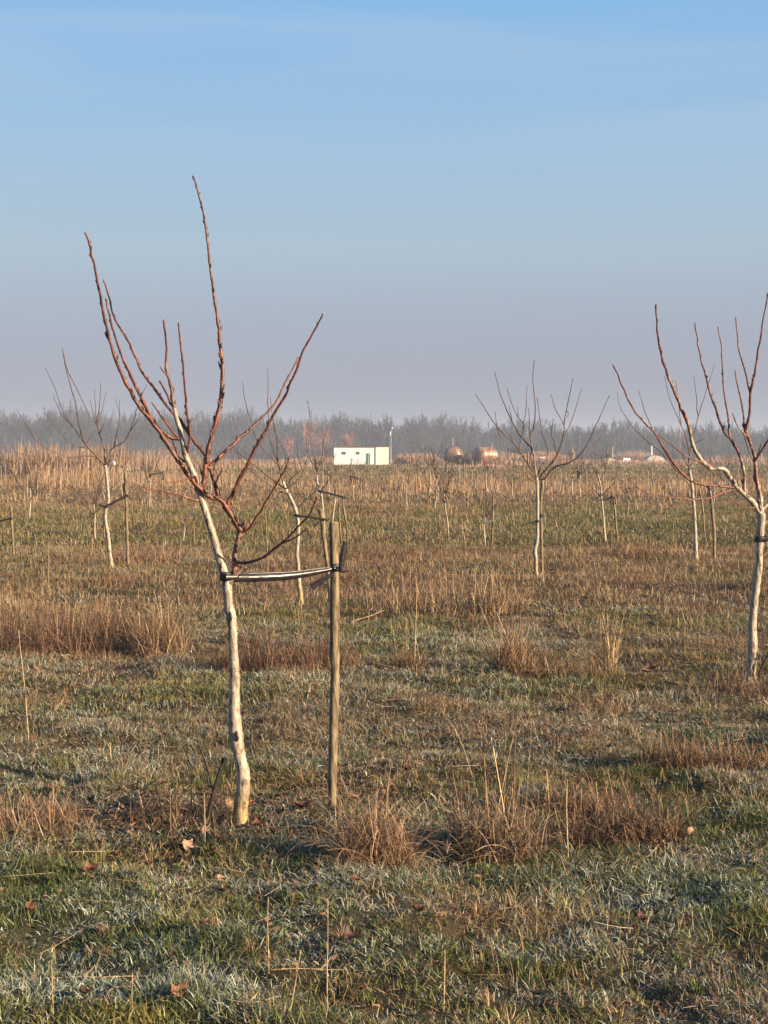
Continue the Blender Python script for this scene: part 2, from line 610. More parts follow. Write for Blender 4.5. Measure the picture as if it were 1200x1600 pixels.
#        y0   y1   dens  Hmin  Hmax  Wmin   Wmax
ZONES = [(3.6, 6.0, 16500, 0.016, 0.052, 0.0022, 0.0052),
         (6.0, 9.5, 10500, 0.020, 0.056, 0.0026, 0.0058),
         (9.5, 15., 4600, 0.024, 0.062, 0.0038, 0.0066),
         (15., 27., 1400, 0.034, 0.085, 0.0062, 0.0110),
         (27., 50., 360, 0.050, 0.120, 0.0120, 0.0220),
         (50., 130, 32, 0.080, 0.200, 0.0240, 0.0500),
         (130, 250, 5.0, 0.090, 0.220, 0.0700, 0.1500)]
for (y0, y1, dens, h0, h1, w0, w1) in ZONES:
    x, y = scatter(y0, y1, dens)
    # clumpy density
    keep = rng.uniform(0, 1, len(x)) < 0.05 + 1.5 * fbm(x, y, 0.12 * max(1, y0 / 6), 77, 2)
    x, y = x[keep], y[keep]
    n = len(x)
    z = gz(x, y)
    wd = dry_w(x, y)
    fw = frost_w(x, y)
    r = rng.uniform(0, 1, n)
    isdry = r < wd * 0.88 + 0.05
    isfr = (~isdry) & (rng.uniform(0, 1, n) < fw * 0.88) if y0 < 27 else np.zeros(n, bool)
    tuft = vnoise(x, y, 0.22 * max(1, y0 / 8), 91)
    phi = rng.uniform(0, 2 * math.pi, n) + 2.0 * tuft
    L = rng.uniform(h0, h1, n) * (0.45 + 1.2 * tuft)
    Wd = rng.uniform(w0, w1, n)
    th0 = rng.uniform(0.1, 0.9, n)
    dth = rng.uniform(0.2, 1.6, n)
    base = np.stack([x, y, z - 0.004], 1)
    k = rng.uniform(0, 1, n) ** 1.3
    g = cmix(G_GREEN_A, G_GREEN_B, k)
    yel = np.clip((vnoise(x, y, 0.35, 97) - 0.45) * 2.2, 0, 1) * rng.uniform(0, 1, n)
    g = g * (1 - yel[:, None]) + np.array(G_YEL) * yel[:, None]
    if y0 >= 15:      # older, yellower growth out in the field
        g = g * 0.6 + np.array((0.13, 0.11, 0.055)) * 0.4
    d = cmix(G_TAN_A, G_TAN_B, k ** 1.4)
    redw = np.clip(fbm(x, y, 0.9 * max(1, y0 / 10), 101, 2) * 2.4 - 0.8 + 0.35 * np.exp(-((y - 21) / 4.5) ** 2), 0, 1) * rng.uniform(0.2, 1, n)
    d = d * (1 - redw[:, None]) + np.array(G_RED) * redw[:, None]
    f = cmix(G_FROST_A, G_FROST_B, k * rng.uniform(0.2, 1, n))
    mg = (~isdry) & (~isfr)
    for msk, colr, store, lm, tm in ((mg, g, green_p, 1.0, 0.0), (isfr, f, frost_p, 0.9, 0.12), (isdry, d, dry_p, 1.35, 0.0)):
        if msk.sum() == 0:
            continue
        th = th0[msk] + tm
        ll = L[msk] * lm
        if store is dry_p:
            th = np.where(rng.uniform(0, 1, msk.sum()) < (0.8 if y0 < 15 else 0.7), th + 0.7, th * 0.7)
            dd = dth[msk] * (0.6 if y0 < 15 else 0.3)
        else:
            dd = dth[msk]
        tip = colr[msk]
        if store is frost_p:
            colb = tip * 0.35 + g[msk] * 0.65
        else:
            colb = tip * 0.8  # foot darker than tip: shade near the ground put into the blade colour
        store.append(strips(base[msk], phi[msk], th, dd, ll, Wd[msk] * (1.0 if store is not dry_p else 0.8), colb,
                            segs=3 if y0 < 9 else 2, tipcol=tip))

# taller tufts, each a little spray of blades, and dead tufts between them
for (y0, y1, dens, store, ca_, cb_) in ((3.8, 9.0, 13, green_p, (0.030, 0.055, 0.012), (0.19, 0.23, 0.06)), (3.8, 9.0, 12, frost_p, (0.10, 0.13, 0.08), (0.56, 0.58, 0.48)),
                                        (3.8, 9.0, 11, dry_p, (0.16, 0.09, 0.045), (0.52, 0.38, 0.22)), (9.0, 18., 5, green_p, (0.035, 0.05, 0.015), (0.16, 0.18, 0.06)),
                                        (9.0, 18., 6, dry_p, (0.15, 0.085, 0.042), (0.50, 0.36, 0.21))):
    x, y = scatter(y0, y1, dens)
    if store is frost_p:
        kp = rng.uniform(0, 1, len(x)) < frost_w(x, y)
    elif store is dry_p:
        kp = rng.uniform(0, 1, len(x)) < dry_w(x, y) + 0.25
    else:
        kp = rng.uniform(0, 1, len(x)) < 1.1 - dry_w(x, y)
    x, y = x[kp], y[kp]
    m = 34 if store is not frost_p else 20
    rr = rng.uniform(0.012, 0.045, len(x)) * (1 if y0 < 9 else 1.6)
    sz = np.repeat(rng.uniform(0.5, 1.25, len(x)), m)
    a = rng.uniform(0, 6.28, len(x) * m)
    q = np.sqrt(rng.uniform(0, 1, len(a))) * np.repeat(rr, m)
    X, Y = np.repeat(x, m) + q * np.cos(a), np.repeat(y, m) + q * np.sin(a)
    n = len(X)
    cc = cmix(ca_, cb_, np.clip(rng.uniform(0, 1, n) ** 1.6 * np.repeat(rng.uniform(0.5, 1.2, len(x)), m), 0, 1))
    store.append(strips(np.stack([X, Y, gz(X, Y) - 0.004], 1), a + rng.normal(0, 0.9, n), np.abs(rng.normal(0.35, 0.3, n)), rng.uniform(0.1, 1.7, n), rng.uniform(0.025, 0.066, n) * sz * (0.7 if store is frost_p else 1),
                        rng.uniform(0.0022, 0.0052, n) * (1 if y0 < 9 else 1.5), cc * 0.8, segs=3, tipcol=cc))  # tuft blades too carry painted shade at the foot
# dark scraps of rotted leaf between the blades
x, y = scatter(3.8, 12, 150)
xt = rng.normal(-0.75, 0.42, 1800)
yt = rng.normal(6.55, 0.42, 1800)
x, y = np.concatenate([x, xt]), np.concatenate([y, yt])
n = len(x)
litter = strips(np.stack([x, y, gz(x, y) + rng.uniform(0.006, 0.03, n)], 1), rng.uniform(0, 6.28, n), rng.uniform(1.0, 1.6, n), rng.uniform(-0.8, 0.8, n), rng.uniform(0.010, 0.034, n),
                rng.uniform(0.006, 0.016, n), cmix((0.035, 0.020, 0.014), (0.20, 0.11, 0.06), rng.uniform(0, 1, n) ** 2), segs=3, taper=0.2)

# standing stubble: cut straws, pale and upright, in the middle distance
stub = []
for (y0, y1, dens, h0, h1, w) in ((4.2, 8, 9, 0.02, 0.09, 0.0026), (8, 12.5, 32, 0.03, 0.10, 0.0034), (12.5, 20, 22, 0.04, 0.15, 0.0050),
                                  (20, 30, 8, 0.06, 0.18, 0.008), (30, 50, 2, 0.1, 0.35, 0.012)):
    x, y = scatter(y0, y1, dens)
    keep = rng.uniform(0, 1, len(x)) < np.clip(5 * (fbm(x, y, 0.9, 111, 3) - 0.42), 0.03, 1)
    x, y = x[keep], y[keep]
    n = len(x)
    # little groups of 1-4 stems
    stub.append(strips(np.stack([x, y, gz(x, y) - 0.005], 1), rng.uniform(0, 6.28, n), np.abs(rng.normal(0, 0.28, n)), rng.normal(0, 0.25, n),
                       rng.uniform(0, 1, n) ** 1.5 * (h1 - h0) + h0, rng.uniform(0.6, 1.2, n) * w, cmix(G_TAN_A, (0.50, 0.38, 0.22), rng.uniform(0.0, 1, n)), segs=2, taper=0.6))
# lying straws and twigs
x, y = scatter(4.0, 14, 34)
n = len(x)
lie = strips(np.stack([x, y, gz(x, y) + rng.uniform(0.004, 0.03, n)], 1), rng.uniform(0, 6.28, n), rng.uniform(1.25, 1.62, n), rng.uniform(-0.3, 0.3, n),
             rng.uniform(0.03, 0.20, n), rng.uniform(0.0012, 0.0028, n), cmix(G_TAN_A, (0.50, 0.38, 0.24), rng.uniform(0, 1, n)), segs=3, taper=0.6)

for nm, parts, m, lab, cat in (
        ('green_grass', green_p, M_GRASS, 'short green winter grass growing in patches over the field', 'grass'),
        ('frosted_grass', frost_p, M_GRASS, 'short grass blades whitened by morning frost', 'frosted grass'),
        ('dry_grass', dry_p, M_STRAW, 'matted dead tan and rust brown grass over the field', 'dry grass'),
        ('grass_stubble', stub, M_STRAW, 'pale cut straw stubble standing upright across the field', 'stubble'),
        ('leaf_litter', [litter], M_LEAF, 'dark rotted scraps of leaf between the grass blades', 'leaf litter'),
        ('fallen_straw', [lie], M_STRAW, 'loose straws and thin twigs lying on the grass', 'straw')):
    V, Q, C = merge(parts)
    tag(build(nm, V, Q=Q, col=C, mat=m), lab, cat, None, 'stuff')


# tall reeds and grass in the far band
def reed_band(name, label, areas, mat=M_STRAW):
    parts = []
    for (cx, cy, rx, ry, n, h0, h1, w, ca, cb) in areas:
        a = rng.uniform(0, 6.28, n)
        rr = np.sqrt(rng.uniform(0, 1, n))
        x, y = cx + rx * rr * np.cos(a), cy + ry * rr * np.sin(a)
        hh = rng.uniform(h0, h1, n) * (0.55 + 0.75 * vnoise(x, y, 0.035 * cy, 121))
        parts.append(strips(np.stack([x, y, gz(x, y) - 0.02], 1), rng.uniform(0, 6.28, n), np.abs(rng.normal(0, 0.24, n)), rng.normal(0, 0.35, n),
                            hh, rng.uniform(0.6, 1.3, n) * w, cmix(ca, cb, rng.uniform(0, 1, n)), segs=2, taper=0.3))
    V, Q, C = merge(parts)
    return tag(build(name, V, Q=Q, col=C, mat=mat), label, 'tall grass', None, 'stuff')


tanA, tanB = (0.20, 0.12, 0.068), (0.42, 0.285, 0.165)
areas = []
for (px, py, rx, ry, n, h0, h1) in ((120, 762, 2.2, 4, 900, 0.5, 1.25), (60, 760, 4.5, 7, 600, 0.3, 0.7), (250, 757, 4.5, 8, 900, 0.3, 0.8), (345, 752, 4, 8, 600, 0.3, 0.7),
                                    (655, 766, 1.3, 3, 700, 0.5, 1.15), (700, 768, 2.4, 4, 500, 0.25, 0.6), (760, 768, 2.6, 5, 600, 0.25, 0.6), (860, 768, 3.2, 6, 700, 0.2, 0.55),
                                    (985, 772, 3.4, 6, 900, 0.25, 0.6), (1090, 768, 3.4, 6, 800, 0.25, 0.6), (1170, 765, 3.0, 6, 500, 0.25, 0.6), (470, 762, 4.2, 6, 700, 0.2, 0.5),
                                    (560, 772, 2.8, 5, 500, 0.15, 0.4)):
    D = base_D(py)
    areas.append((P(px, py, D)[0], D, rx, ry, n, h0, h1, 0.022, tanA, tanB))
reed_band('tall_dry_grass', 'tall tan grass standing in a band across the back of the orchard', areas)
rd = []
for (px, py, rx, n, h0, h1) in ((20, 741, 9, 2600, 1.3, 2.6), (60, 741, 7, 1500, 1.2, 2.3), (-60, 741, 12, 1500, 1.3, 2.5), (130, 735, 9, 1500, 1.0, 2.1), (215, 733, 12, 1600, 0.9, 2.0),
                                (330, 731, 7, 900, 0.7, 1.5), (425, 731, 5, 600, 0.5, 1.1)):
    D = base_D(py)
    rd.append((P(px, py, D)[0], D, rx, 9, n, h0, h1, 0.06, (0.19, 0.115, 0.068), (0.38, 0.255, 0.16)))
reed_band('reed_bed', 'bed of tall orange tan reeds at the left edge before the wood', rd)
rd = []
for (px, py, rx, n, h0, h1) in ((652, 726, 3.4, 1500, 1.2, 2.6), (735, 731, 6, 700, 0.2, 0.45), (840, 726, 6, 1500, 0.9, 2.0), (930, 725, 8, 1200, 0.3, 0.9), (1080, 726, 12, 1700, 0.3, 0.9),
                                (1200, 726, 10, 1200, 0.7, 1.7), (680, 726, 2.5, 600, 0.6, 1.5), (790, 728, 3.5, 500, 0.4, 0.9), (480, 726, 5, 900, 0.5, 1.3)):
    D = base_D(py)
    rd.append((P(px, py, D)[0], D + 6, rx, 5, n, h0, h1, 0.10, (0.25, 0.15, 0.095), (0.42, 0.27, 0.17)))
reed_band('brown_scrub', 'brown scrub and dead growth in front of the distant wood', rd)


# ------------------------------------------------------------------ distant wood
def bare_tree_strips(x, y, h, seed, w=0.16, ca=(0.018, 0.018, 0.020), cb=(0.050, 0.046, 0.046), spread=0.5, n1=9, n2=7, n3=5, wide=1.0):
    rg = np.random.default_rng(seed)
    B, PH, TH, DT, L, W = [], [], [], [], [], []

    def seg(p, ph, th, dt, ln, wd):
        B.append(p); PH.append(ph); TH.append(th); DT.append(dt); L.append(ln); W.append(wd)

    def at(p, ph, th, dt, ln, t):
        q = np.array(p, float)
        for k in range(6):
            tt = t * k / 6
            a = th + dt * tt
            q = q + np.array((math.sin(a) * math.cos(ph), math.sin(a) * math.sin(ph), math.cos(a))) * ln * t / 6
        return q
    p0 = (x, y, -0.1)
    ph0, th0 = rg.uniform(0, 6.28), rg.uniform(0, 0.1)
    hs = h * 0.62
    seg(p0, ph0, th0, 0.08, hs, w * 1.3)
    seg(p0, ph0, th0, 0.08, hs, w * 1.3)
    for i in range(n1):
        t = rg.uniform(0.22, 0.98)
        q = at(p0, ph0, th0, 0.08, hs, t)
        a1, b1, l1 = rg.uniform(0, 6.28), wide * rg.uniform(0.35, 1.0) * (1.15 - 0.4 * t), h * spread * rg.uniform(0.55, 1.0) * (1.15 - 0.55 * t)
        d1 = -rg.uniform(0.1, 0.6)
        seg(q, a1, b1, d1, l1, w * 1.1)
        for j in range(n2):
            t2 = rg.uniform(0.25, 1)
            q2 = at(q, a1, b1, d1, l1, t2)
            a2, b2, l2 = a1 + rg.uniform(-1.6, 1.6), max(0, b1 + rg.uniform(-0.8, 0.5)), l1 * rg.uniform(0.25, 0.55)
            seg(q2, a2, b2, -0.2, l2, w * 0.6)
            for k in range(n3):
                q3 = at(q2, a2, b2, -0.2, l2, rg.uniform(0.3, 1))
                seg(q3, a2 + rg.uniform(-1.5, 1.5), max(0, b2 + rg.uniform(-0.7, 0.6)), -0.1, l2 * rg.uniform(0.3, 0.7), w * 0.4)
    n = len(B)
    k = rg.uniform(0, 1, n)
    return strips(np.array(B), np.array(PH), np.array(TH), np.array(DT), np.array(L), np.array(W), cmix(ca, cb, k), segs=2,
                  roll=rg.uniform(-1.5, 1.5, n), taper=0.35, clampz=False)


# skyline of the wood (photograph x -> top y)
SKX = [-400, -50, 20, 90, 160, 250, 320, 380, 430, 490, 540, 580, 640, 700, 800, 900, 1000, 1060, 1120, 1200, 1600]
SKY_ = [648, 646, 642, 640, 645, 648, 640, 646, 650, 650, 656, 652, 652, 656, 660, 662, 664, 662, 666, 664, 668]
wood = []
nT = 460
for i in range(nT):
    D = random.uniform(500, 640)
    px = -250 + 1700 * (i + random.random()) / nT
    X = P(px, 700, D)[0]
    top = np.interp(px, SKX, SKY_) + random.choice((-3, 0, 3, 8, 14)) + 5 * math.sin(px / 23.0) + random.uniform(-3, 3)
    h = P(px, top, D)[2] * 1.17
    wood.append(bare_tree_strips(X, D, h, 1000 + i, w=0.20, spread=0.44, n1=15, n2=8, n3=6, wide=1.35))
# undergrowth that closes the foot of the wood
n = 26000
y = rng.uniform(490, 560, n)
x = rng.uniform(-0.36, 0.36, n) * y
wood.append(strips(np.stack([x, y, np.zeros(n)], 1), rng.uniform(0, 6.28, n), np.abs(rng.normal(0, 0.6, n)), rng.normal(0, 0.6, n),
                   rng.uniform(2, 10, n), rng.uniform(0.15, 0.4, n), cmix((0.018, 0.018, 0.020), (0.050, 0.046, 0.046), rng.uniform(0, 1, n)), segs=2))
V, Q, C = merge(wood)
tag(build('distant_wood', V, Q=Q, col=C, mat=M_TWIG), 'long bare winter wood in blue haze along the horizon', 'wood', None, 'stuff')

# reddish bare trees by the building, each its own
for i, (px, base, top, D, lab) in enumerate((
        (478, 722, 655, 300, 'reddish bare tree left of the white building, the taller one'),
        (505, 722, 668, 305, 'reddish bare tree rising just behind the left corner of the white building'),
        (545, 722, 672, 320, 'reddish bare tree behind the flat roof of the white building'),
        (452, 722, 676, 290, 'low reddish bare tree farthest left of the white building'))):
    b = P(px, base, D)
    h = P(px, top, D)[2] - 0.0
    V, Q, C = bare_tree_strips(0, 0, h, 5000 + i, w=0.09, ca=(0.20, 0.10, 0.085), cb=(0.33, 0.19, 0.15), spread=0.55, n1=16, n2=8, n3=4)
    t = empty('bare_tree', (b[0], D, 0))
    k = 12
    build('trunk', V[:k], Q=Q[:4], col=C[:k], mat=M_TWIG, parent=t)
    build('crown', V[k:], Q=Q[4:] - k, col=C[k:], mat=M_TWIG, parent=t)
    tag(t, lab, 'tree', 'reddish bare trees by the white building')


# ------------------------------------------------------------------ orchard trees traced branch by branch
def traced_tree(label, D, trunk, branches, group=None, sides=9, budstep=14, seed=0, ochre=0.28, tmin=0.0, notches=()):
    """trunk: (px,py,radius_px) from the ground up. branches: (points, r0, r1, depth change at the tip in metres, tone0, tone1)"""
    k = D / FPX
    rg = np.random.default_rng(seed + 900)
    b = P(trunk[0][0], trunk[0][1], D)
    bz = float(gz(b[0], D))
    org = np.array((b[0], D, bz))
    root = empty('walnut_tree', org)
    tag(root, label, 'tree', group)
    step = 3.0 if D < 8 else 3.2 if D < 14 else 3.5
    # trunk
    tp = catmull([(p[0], p[1], p[2]) for p in trunk], step)
    samples = []                       # (px,py,depth,radius_px)
    pts = np.array([P(a, c, D) for a, c, r in tp])
    rad = tp[:, 2] * k
    rad = rad * (1 + 0.07 * (vnoise(np.arange(len(rad)) * 1.0, np.full(len(rad), seed), 3.0, 3) - 0.5) * 2)
    sh = np.stack([0.004 * (vnoise(np.arange(len(rad)) * 1.0, np.full(len(rad), seed + q), 5.0, 7) - 0.5) * min(1, 7 / D) for q in (1, 2, 3)], 1)
    pts = pts + sh
    low = pts[0] - np.array((0, 0, 0.08))
    flare = np.array((0, 0, 0.0))
    pts = np.vstack([low, pts])
    rad = rad * (1 + 0.30 * np.exp(-np.arange(len(rad)) / 2.2))
    rad = np.concatenate([[rad[0] * 1.3], rad])
    hz = np.clip((pts[:, 2] - bz), 0, 9)
    cv = np.zeros((len(pts), 3))
    cv[:, 0] = 1.0
    cv[:, 1] = np.clip(1 - hz / ochre, 0, 1)
    g = Geo()
    g.tube(pts, rad, sides + 3, True, cv, 0.05, seed=seed)
    for (nx, ny, nr) in notches:      # healed knots and scars standing out of the bark
        q = P(nx, ny, D)
        rr = nr * k
        g.tube([q + np.array((0, -rr * 1.25, -rr * 1.3)), q + np.array((rr * .2, -rr * 1.75, -rr * .3)), q + np.array((0, -rr * 1.7, rr * .5)), q + np.array((-rr * .1, -rr * 1.2, rr * 1.2))], [rr * .2, rr * .42, rr * .38, rr * .15], 7, True, (0.7, 0, 1.0), 0.25)
    g.make('trunk', M_BARK, root, True, org)
    for (a, c, r) in tp:
        samples.append((a, c, D, r))
    for bi, br in enumerate(branches):
        bp, r0, r1, dz, t0, t1 = br
        S = np.array(samples)
        e0, e1 = np.array(bp[0]), np.array(bp[-1])
        d0 = np.hypot(*(S[:, :2] - e0).T)
        d1 = np.hypot(*(S[:, :2] - e1).T)
        if d1.min() < d0.min():
            bp = bp[::-1]
            d0 = d1
        j = int(d0.argmin())
        s = S[j]
        q = [(s[0], s[1])] + [tuple(p) for p in bp[(1 if d0.min() < 5 else 0):]]
        if len(q) < 2:
            q.append(tuple(bp[-1]))
        q = np.array(q, float)
        dp = catmull(q, step)
        ln = np.concatenate([[0], np.cumsum(np.hypot(*np.diff(dp, axis=0).T))])
        t = ln / ln[-1]
        dep = s[2] + dz * t ** 1.2
        jit = np.stack([vnoise(ln, ln * 0 + bi, 13.0, 5), vnoise(ln, ln * 0 + bi + 50, 13.0, 6)], 1) - 0.5
        dp = dp + jit * 2.6 * np.clip(ln / 12, 0, 1)[:, None] * (1.0 if D < 14 else 0.6)
        rp = r0 + (r1 * 0.85 - r0) * t ** 0.8
        rp = rp * (1 + 0.34 * (vnoise(ln, ln * 0 + bi * 3, 5.0, 9) - 0.5))
        pts = np.array([P(a, c, d) for (a, c), d in zip(dp, dep)])
        cv = np.zeros((len(pts), 3))
        cv[:, 0] = t0 + (t1 - t0) * t
        cv[:, 2] = 0.0 if D < 14 else 0.5
        g = Geo()
        rp = rp * (0.9 if D < 14 else 0.85)
        g.tube(pts, rp * k, sides if D < 14 else 6, True, cv, 0.09, seed=bi + seed)
        # buds and spur scars
        nb = int(ln[-1] / budstep)
        for m in range(1, nb + 1):
            i = min(len(pts) - 2, int(len(pts) * (m - rg.uniform(0.2, 0.8)) / nb))
            a = rg.uniform(0, 6.28)
            out = np.array((math.cos(a), math.sin(a) * 0.8, 0.5))
            ax = pts[i + 1] - pts[i]
            ax /= np.linalg.norm(ax) + 1e-9
            rr = rp[i] * k
            o0 = pts[i] + out * rr * 0.5
            bs = rg.uniform(0.8, 1.5) * (1.35 if D < 8 else 1.1)
            o1 = pts[i] + out * rr * 1.2 * bs + ax * rr * 1.5 * bs
            g.tube([o0, (o0 + o1) / 2, o1], [rr * 0.75, rr * 0.6, rr * 0.2], 5, True, (cv[i][0] * 0.7, 0, 0.5))
        # terminal bud
        ax = pts[-1] - pts[-2]
        ax /= np.linalg.norm(ax) + 1e-9
        rr = rp[-1] * k
        g.tube([pts[-1] - ax * rr, pts[-1] + ax * rr * 1.5, pts[-1] + ax * rr * 4], [rr * 1.0, rr * 1.6, rr * 0.4], 6, True, (0.35, 0, 0))
        g.make('branch', M_BARK, root, True, org)
        for (a, c), d, r in zip(dp, dep, rp):
            samples.append((a, c, d, r))
    return root


def stake(label, D, pts, r, group='wooden stakes beside the young trees', mat=None, bark=0.04, sides=14):
    """pts: pixels from the top down to the ground"""
    k = D / FPX
    dp = catmull([(p[0], p[1]) for p in pts[::-1]], 7.0)
    w = np.array([P(a, c, D) for a, c in dp])
    bz = float(gz(w[0][0], D))
    org = np.array((w[0][0], D, bz))
    root = empty('wooden_stake', org)
    tag(root, label, 'stake', group)
    w = np.vstack([w[0] - np.array((0, 0, 0.12)), w])
    rr = r * k * (1 + 0.10 * (vnoise(np.arange(len(w)) * 1.0, np.full(len(w), r * 7), 2.5, 13) - 0.5) * 2)
    rr[0] *= 0.9
    g = Geo()
    g.tube(w, rr, sides, True, None, bark, seed=int(pts[0][0]))
    if D < 8:       # knots
        for q in (0.25, 0.36, 0.55, 0.62, 0.8):
            i = int(q * len(w))
            a = q * 40
            o = w[i] + np.array((math.cos(a), math.sin(a), 0)) * rr[i] * 0.8
            g.tube([o - np.array((0, 0, rr[i] * .5)), o, o + np.array((0, 0, rr[i] * .4))], [rr[i] * .18, rr[i] * .42, rr[i] * .15], 7, True)
    g.make('post', mat or M_STAKE, root, True, org)
    g = Geo()
    g.tube([w[-1] - np.array((0, 0, 0.002)), w[-1] + np.array((0, 0, 0.004))], [rr[-1] * 0.93, rr[-1] * 0.9], sides, True)
    g.make('sawn_top', M_CUT, root, False, org)
    return root


def film(g, pts, width, fold=0.25, nseg=6, side=None, seed=0):
    """a folded strip of film along pts; the strip's width stands about vertical, with folds across it"""
    pts = np.asarray(pts, float)
    width = np.broadcast_to(np.asarray(width, float), (len(pts),))
    rg = np.random.default_rng(abs(seed))
    tan = np.gradient(pts, axis=0)
    tan /= np.linalg.norm(tan, axis=1)[:, None]
    V = []
    prof = np.linspace(-0.5, 0.5, nseg + 1)
    for i in range(len(pts)):
        up = np.array((0, 0, 1.0)) if side is None else np.asarray(side, float)
        up = up - tan[i] * np.dot(up, tan[i])
        up /= np.linalg.norm(up)
        nr = np.cross(tan[i], up)
        if nr[1] > 0:
            nr = -nr
        for j, v in enumerate(prof):
            off = fold * width[i] * (math.cos(v * math.pi) * 1.0 + 0.05 * math.sin(j * 2.4 + i * 0.22) + 0.04 * rg.uniform(-1, 1))
            V.append(pts[i] + up * v * width[i] * (1 + 0.02 * rg.uniform(-1, 1)) + nr * off)
    n = nseg + 1
    F = []
    for i in range(len(pts) - 1):
        for j in range(nseg):
            F.append((i * n + j, i * n + j + 1, (i + 1) * n + j + 1, (i + 1) * n + j))
    # back side, 2 mm behind: a real doubled strip
    V = np.array(V)
    nrm = np.array((0, 0.004 + 0.02 * width.mean(), 0))
    m = len(V)
    VV = np.vstack([V, V + nrm])
    F += [tuple(m + q for q in f[::-1]) for f in F]
    for i in range(len(pts) - 1):
        for j in (0, nseg):
            a, c = i * n + j, (i + 1) * n + j
            F.append((a, c, c + m, a + m))
    g.add(VV, F)


def tie(label, D, a, b, ra, rb, w, ends=(), Db=None, group='black plastic ties between trees and stakes', sag=0.0, mat=None):
    """black film tie from the tree at pixel a to the stake at pixel b; w width in px; ends: loose tails as pixel lists"""
    mat = mat or M_PLDULL
    Db = Db or D
    k = D / FPX
    A, B = P(a[0], a[1], D), P(b[0], b[1], Db)
    org = (A + B) / 2
    root = empty('tree_tie', org)
    tag(root, label, 'tie', group)
    for nm, Q, r in (('tree_band', A, ra), ('stake_band', B, rb)):
        if r <= 0:
            continue
        g = Geo()
        hh = w * k * 0.55
        z = np.linspace(-hh, hh, 5)
        g.tube([Q + np.array((0.0, 0, q)) for q in z], [r * k * 1.28, r * k * 1.45, r * k * 1.36, r * k * 1.5, r * k * 1.28], 12, True, None, 0.08, seed=int(a[0]))
        g.make(nm, mat, root, True, org)
    t = np.linspace(0, 1, 12)
    off = np.array((0, -(ra + 1.0) * k, 0))
    line = A[None] * (1 - t[:, None]) + B[None] * t[:, None] + off
    line[:, 2] -= sag * 4 * t * (1 - t)
    g = Geo()
    film(g, line, w * k, 0.2, 5, seed=int(a[0]))
    g.make('strap', mat, root, True, org)
    for e in ends:
        p = catmull([(q[0], q[1]) for q in e], 3.0)
        pts = [P(q[0], q[1], Db) + np.array((0, -(rb + 1.5) * k, 0)) for q in p]
        g = Geo()
        film(g, pts, np.linspace(w * 0.55, w * 0.95, len(pts)) * k, 0.12, 4, side=(0.5, 0, 1), seed=3)
        g.make('loose_end', mat, root, True, org)
    return root


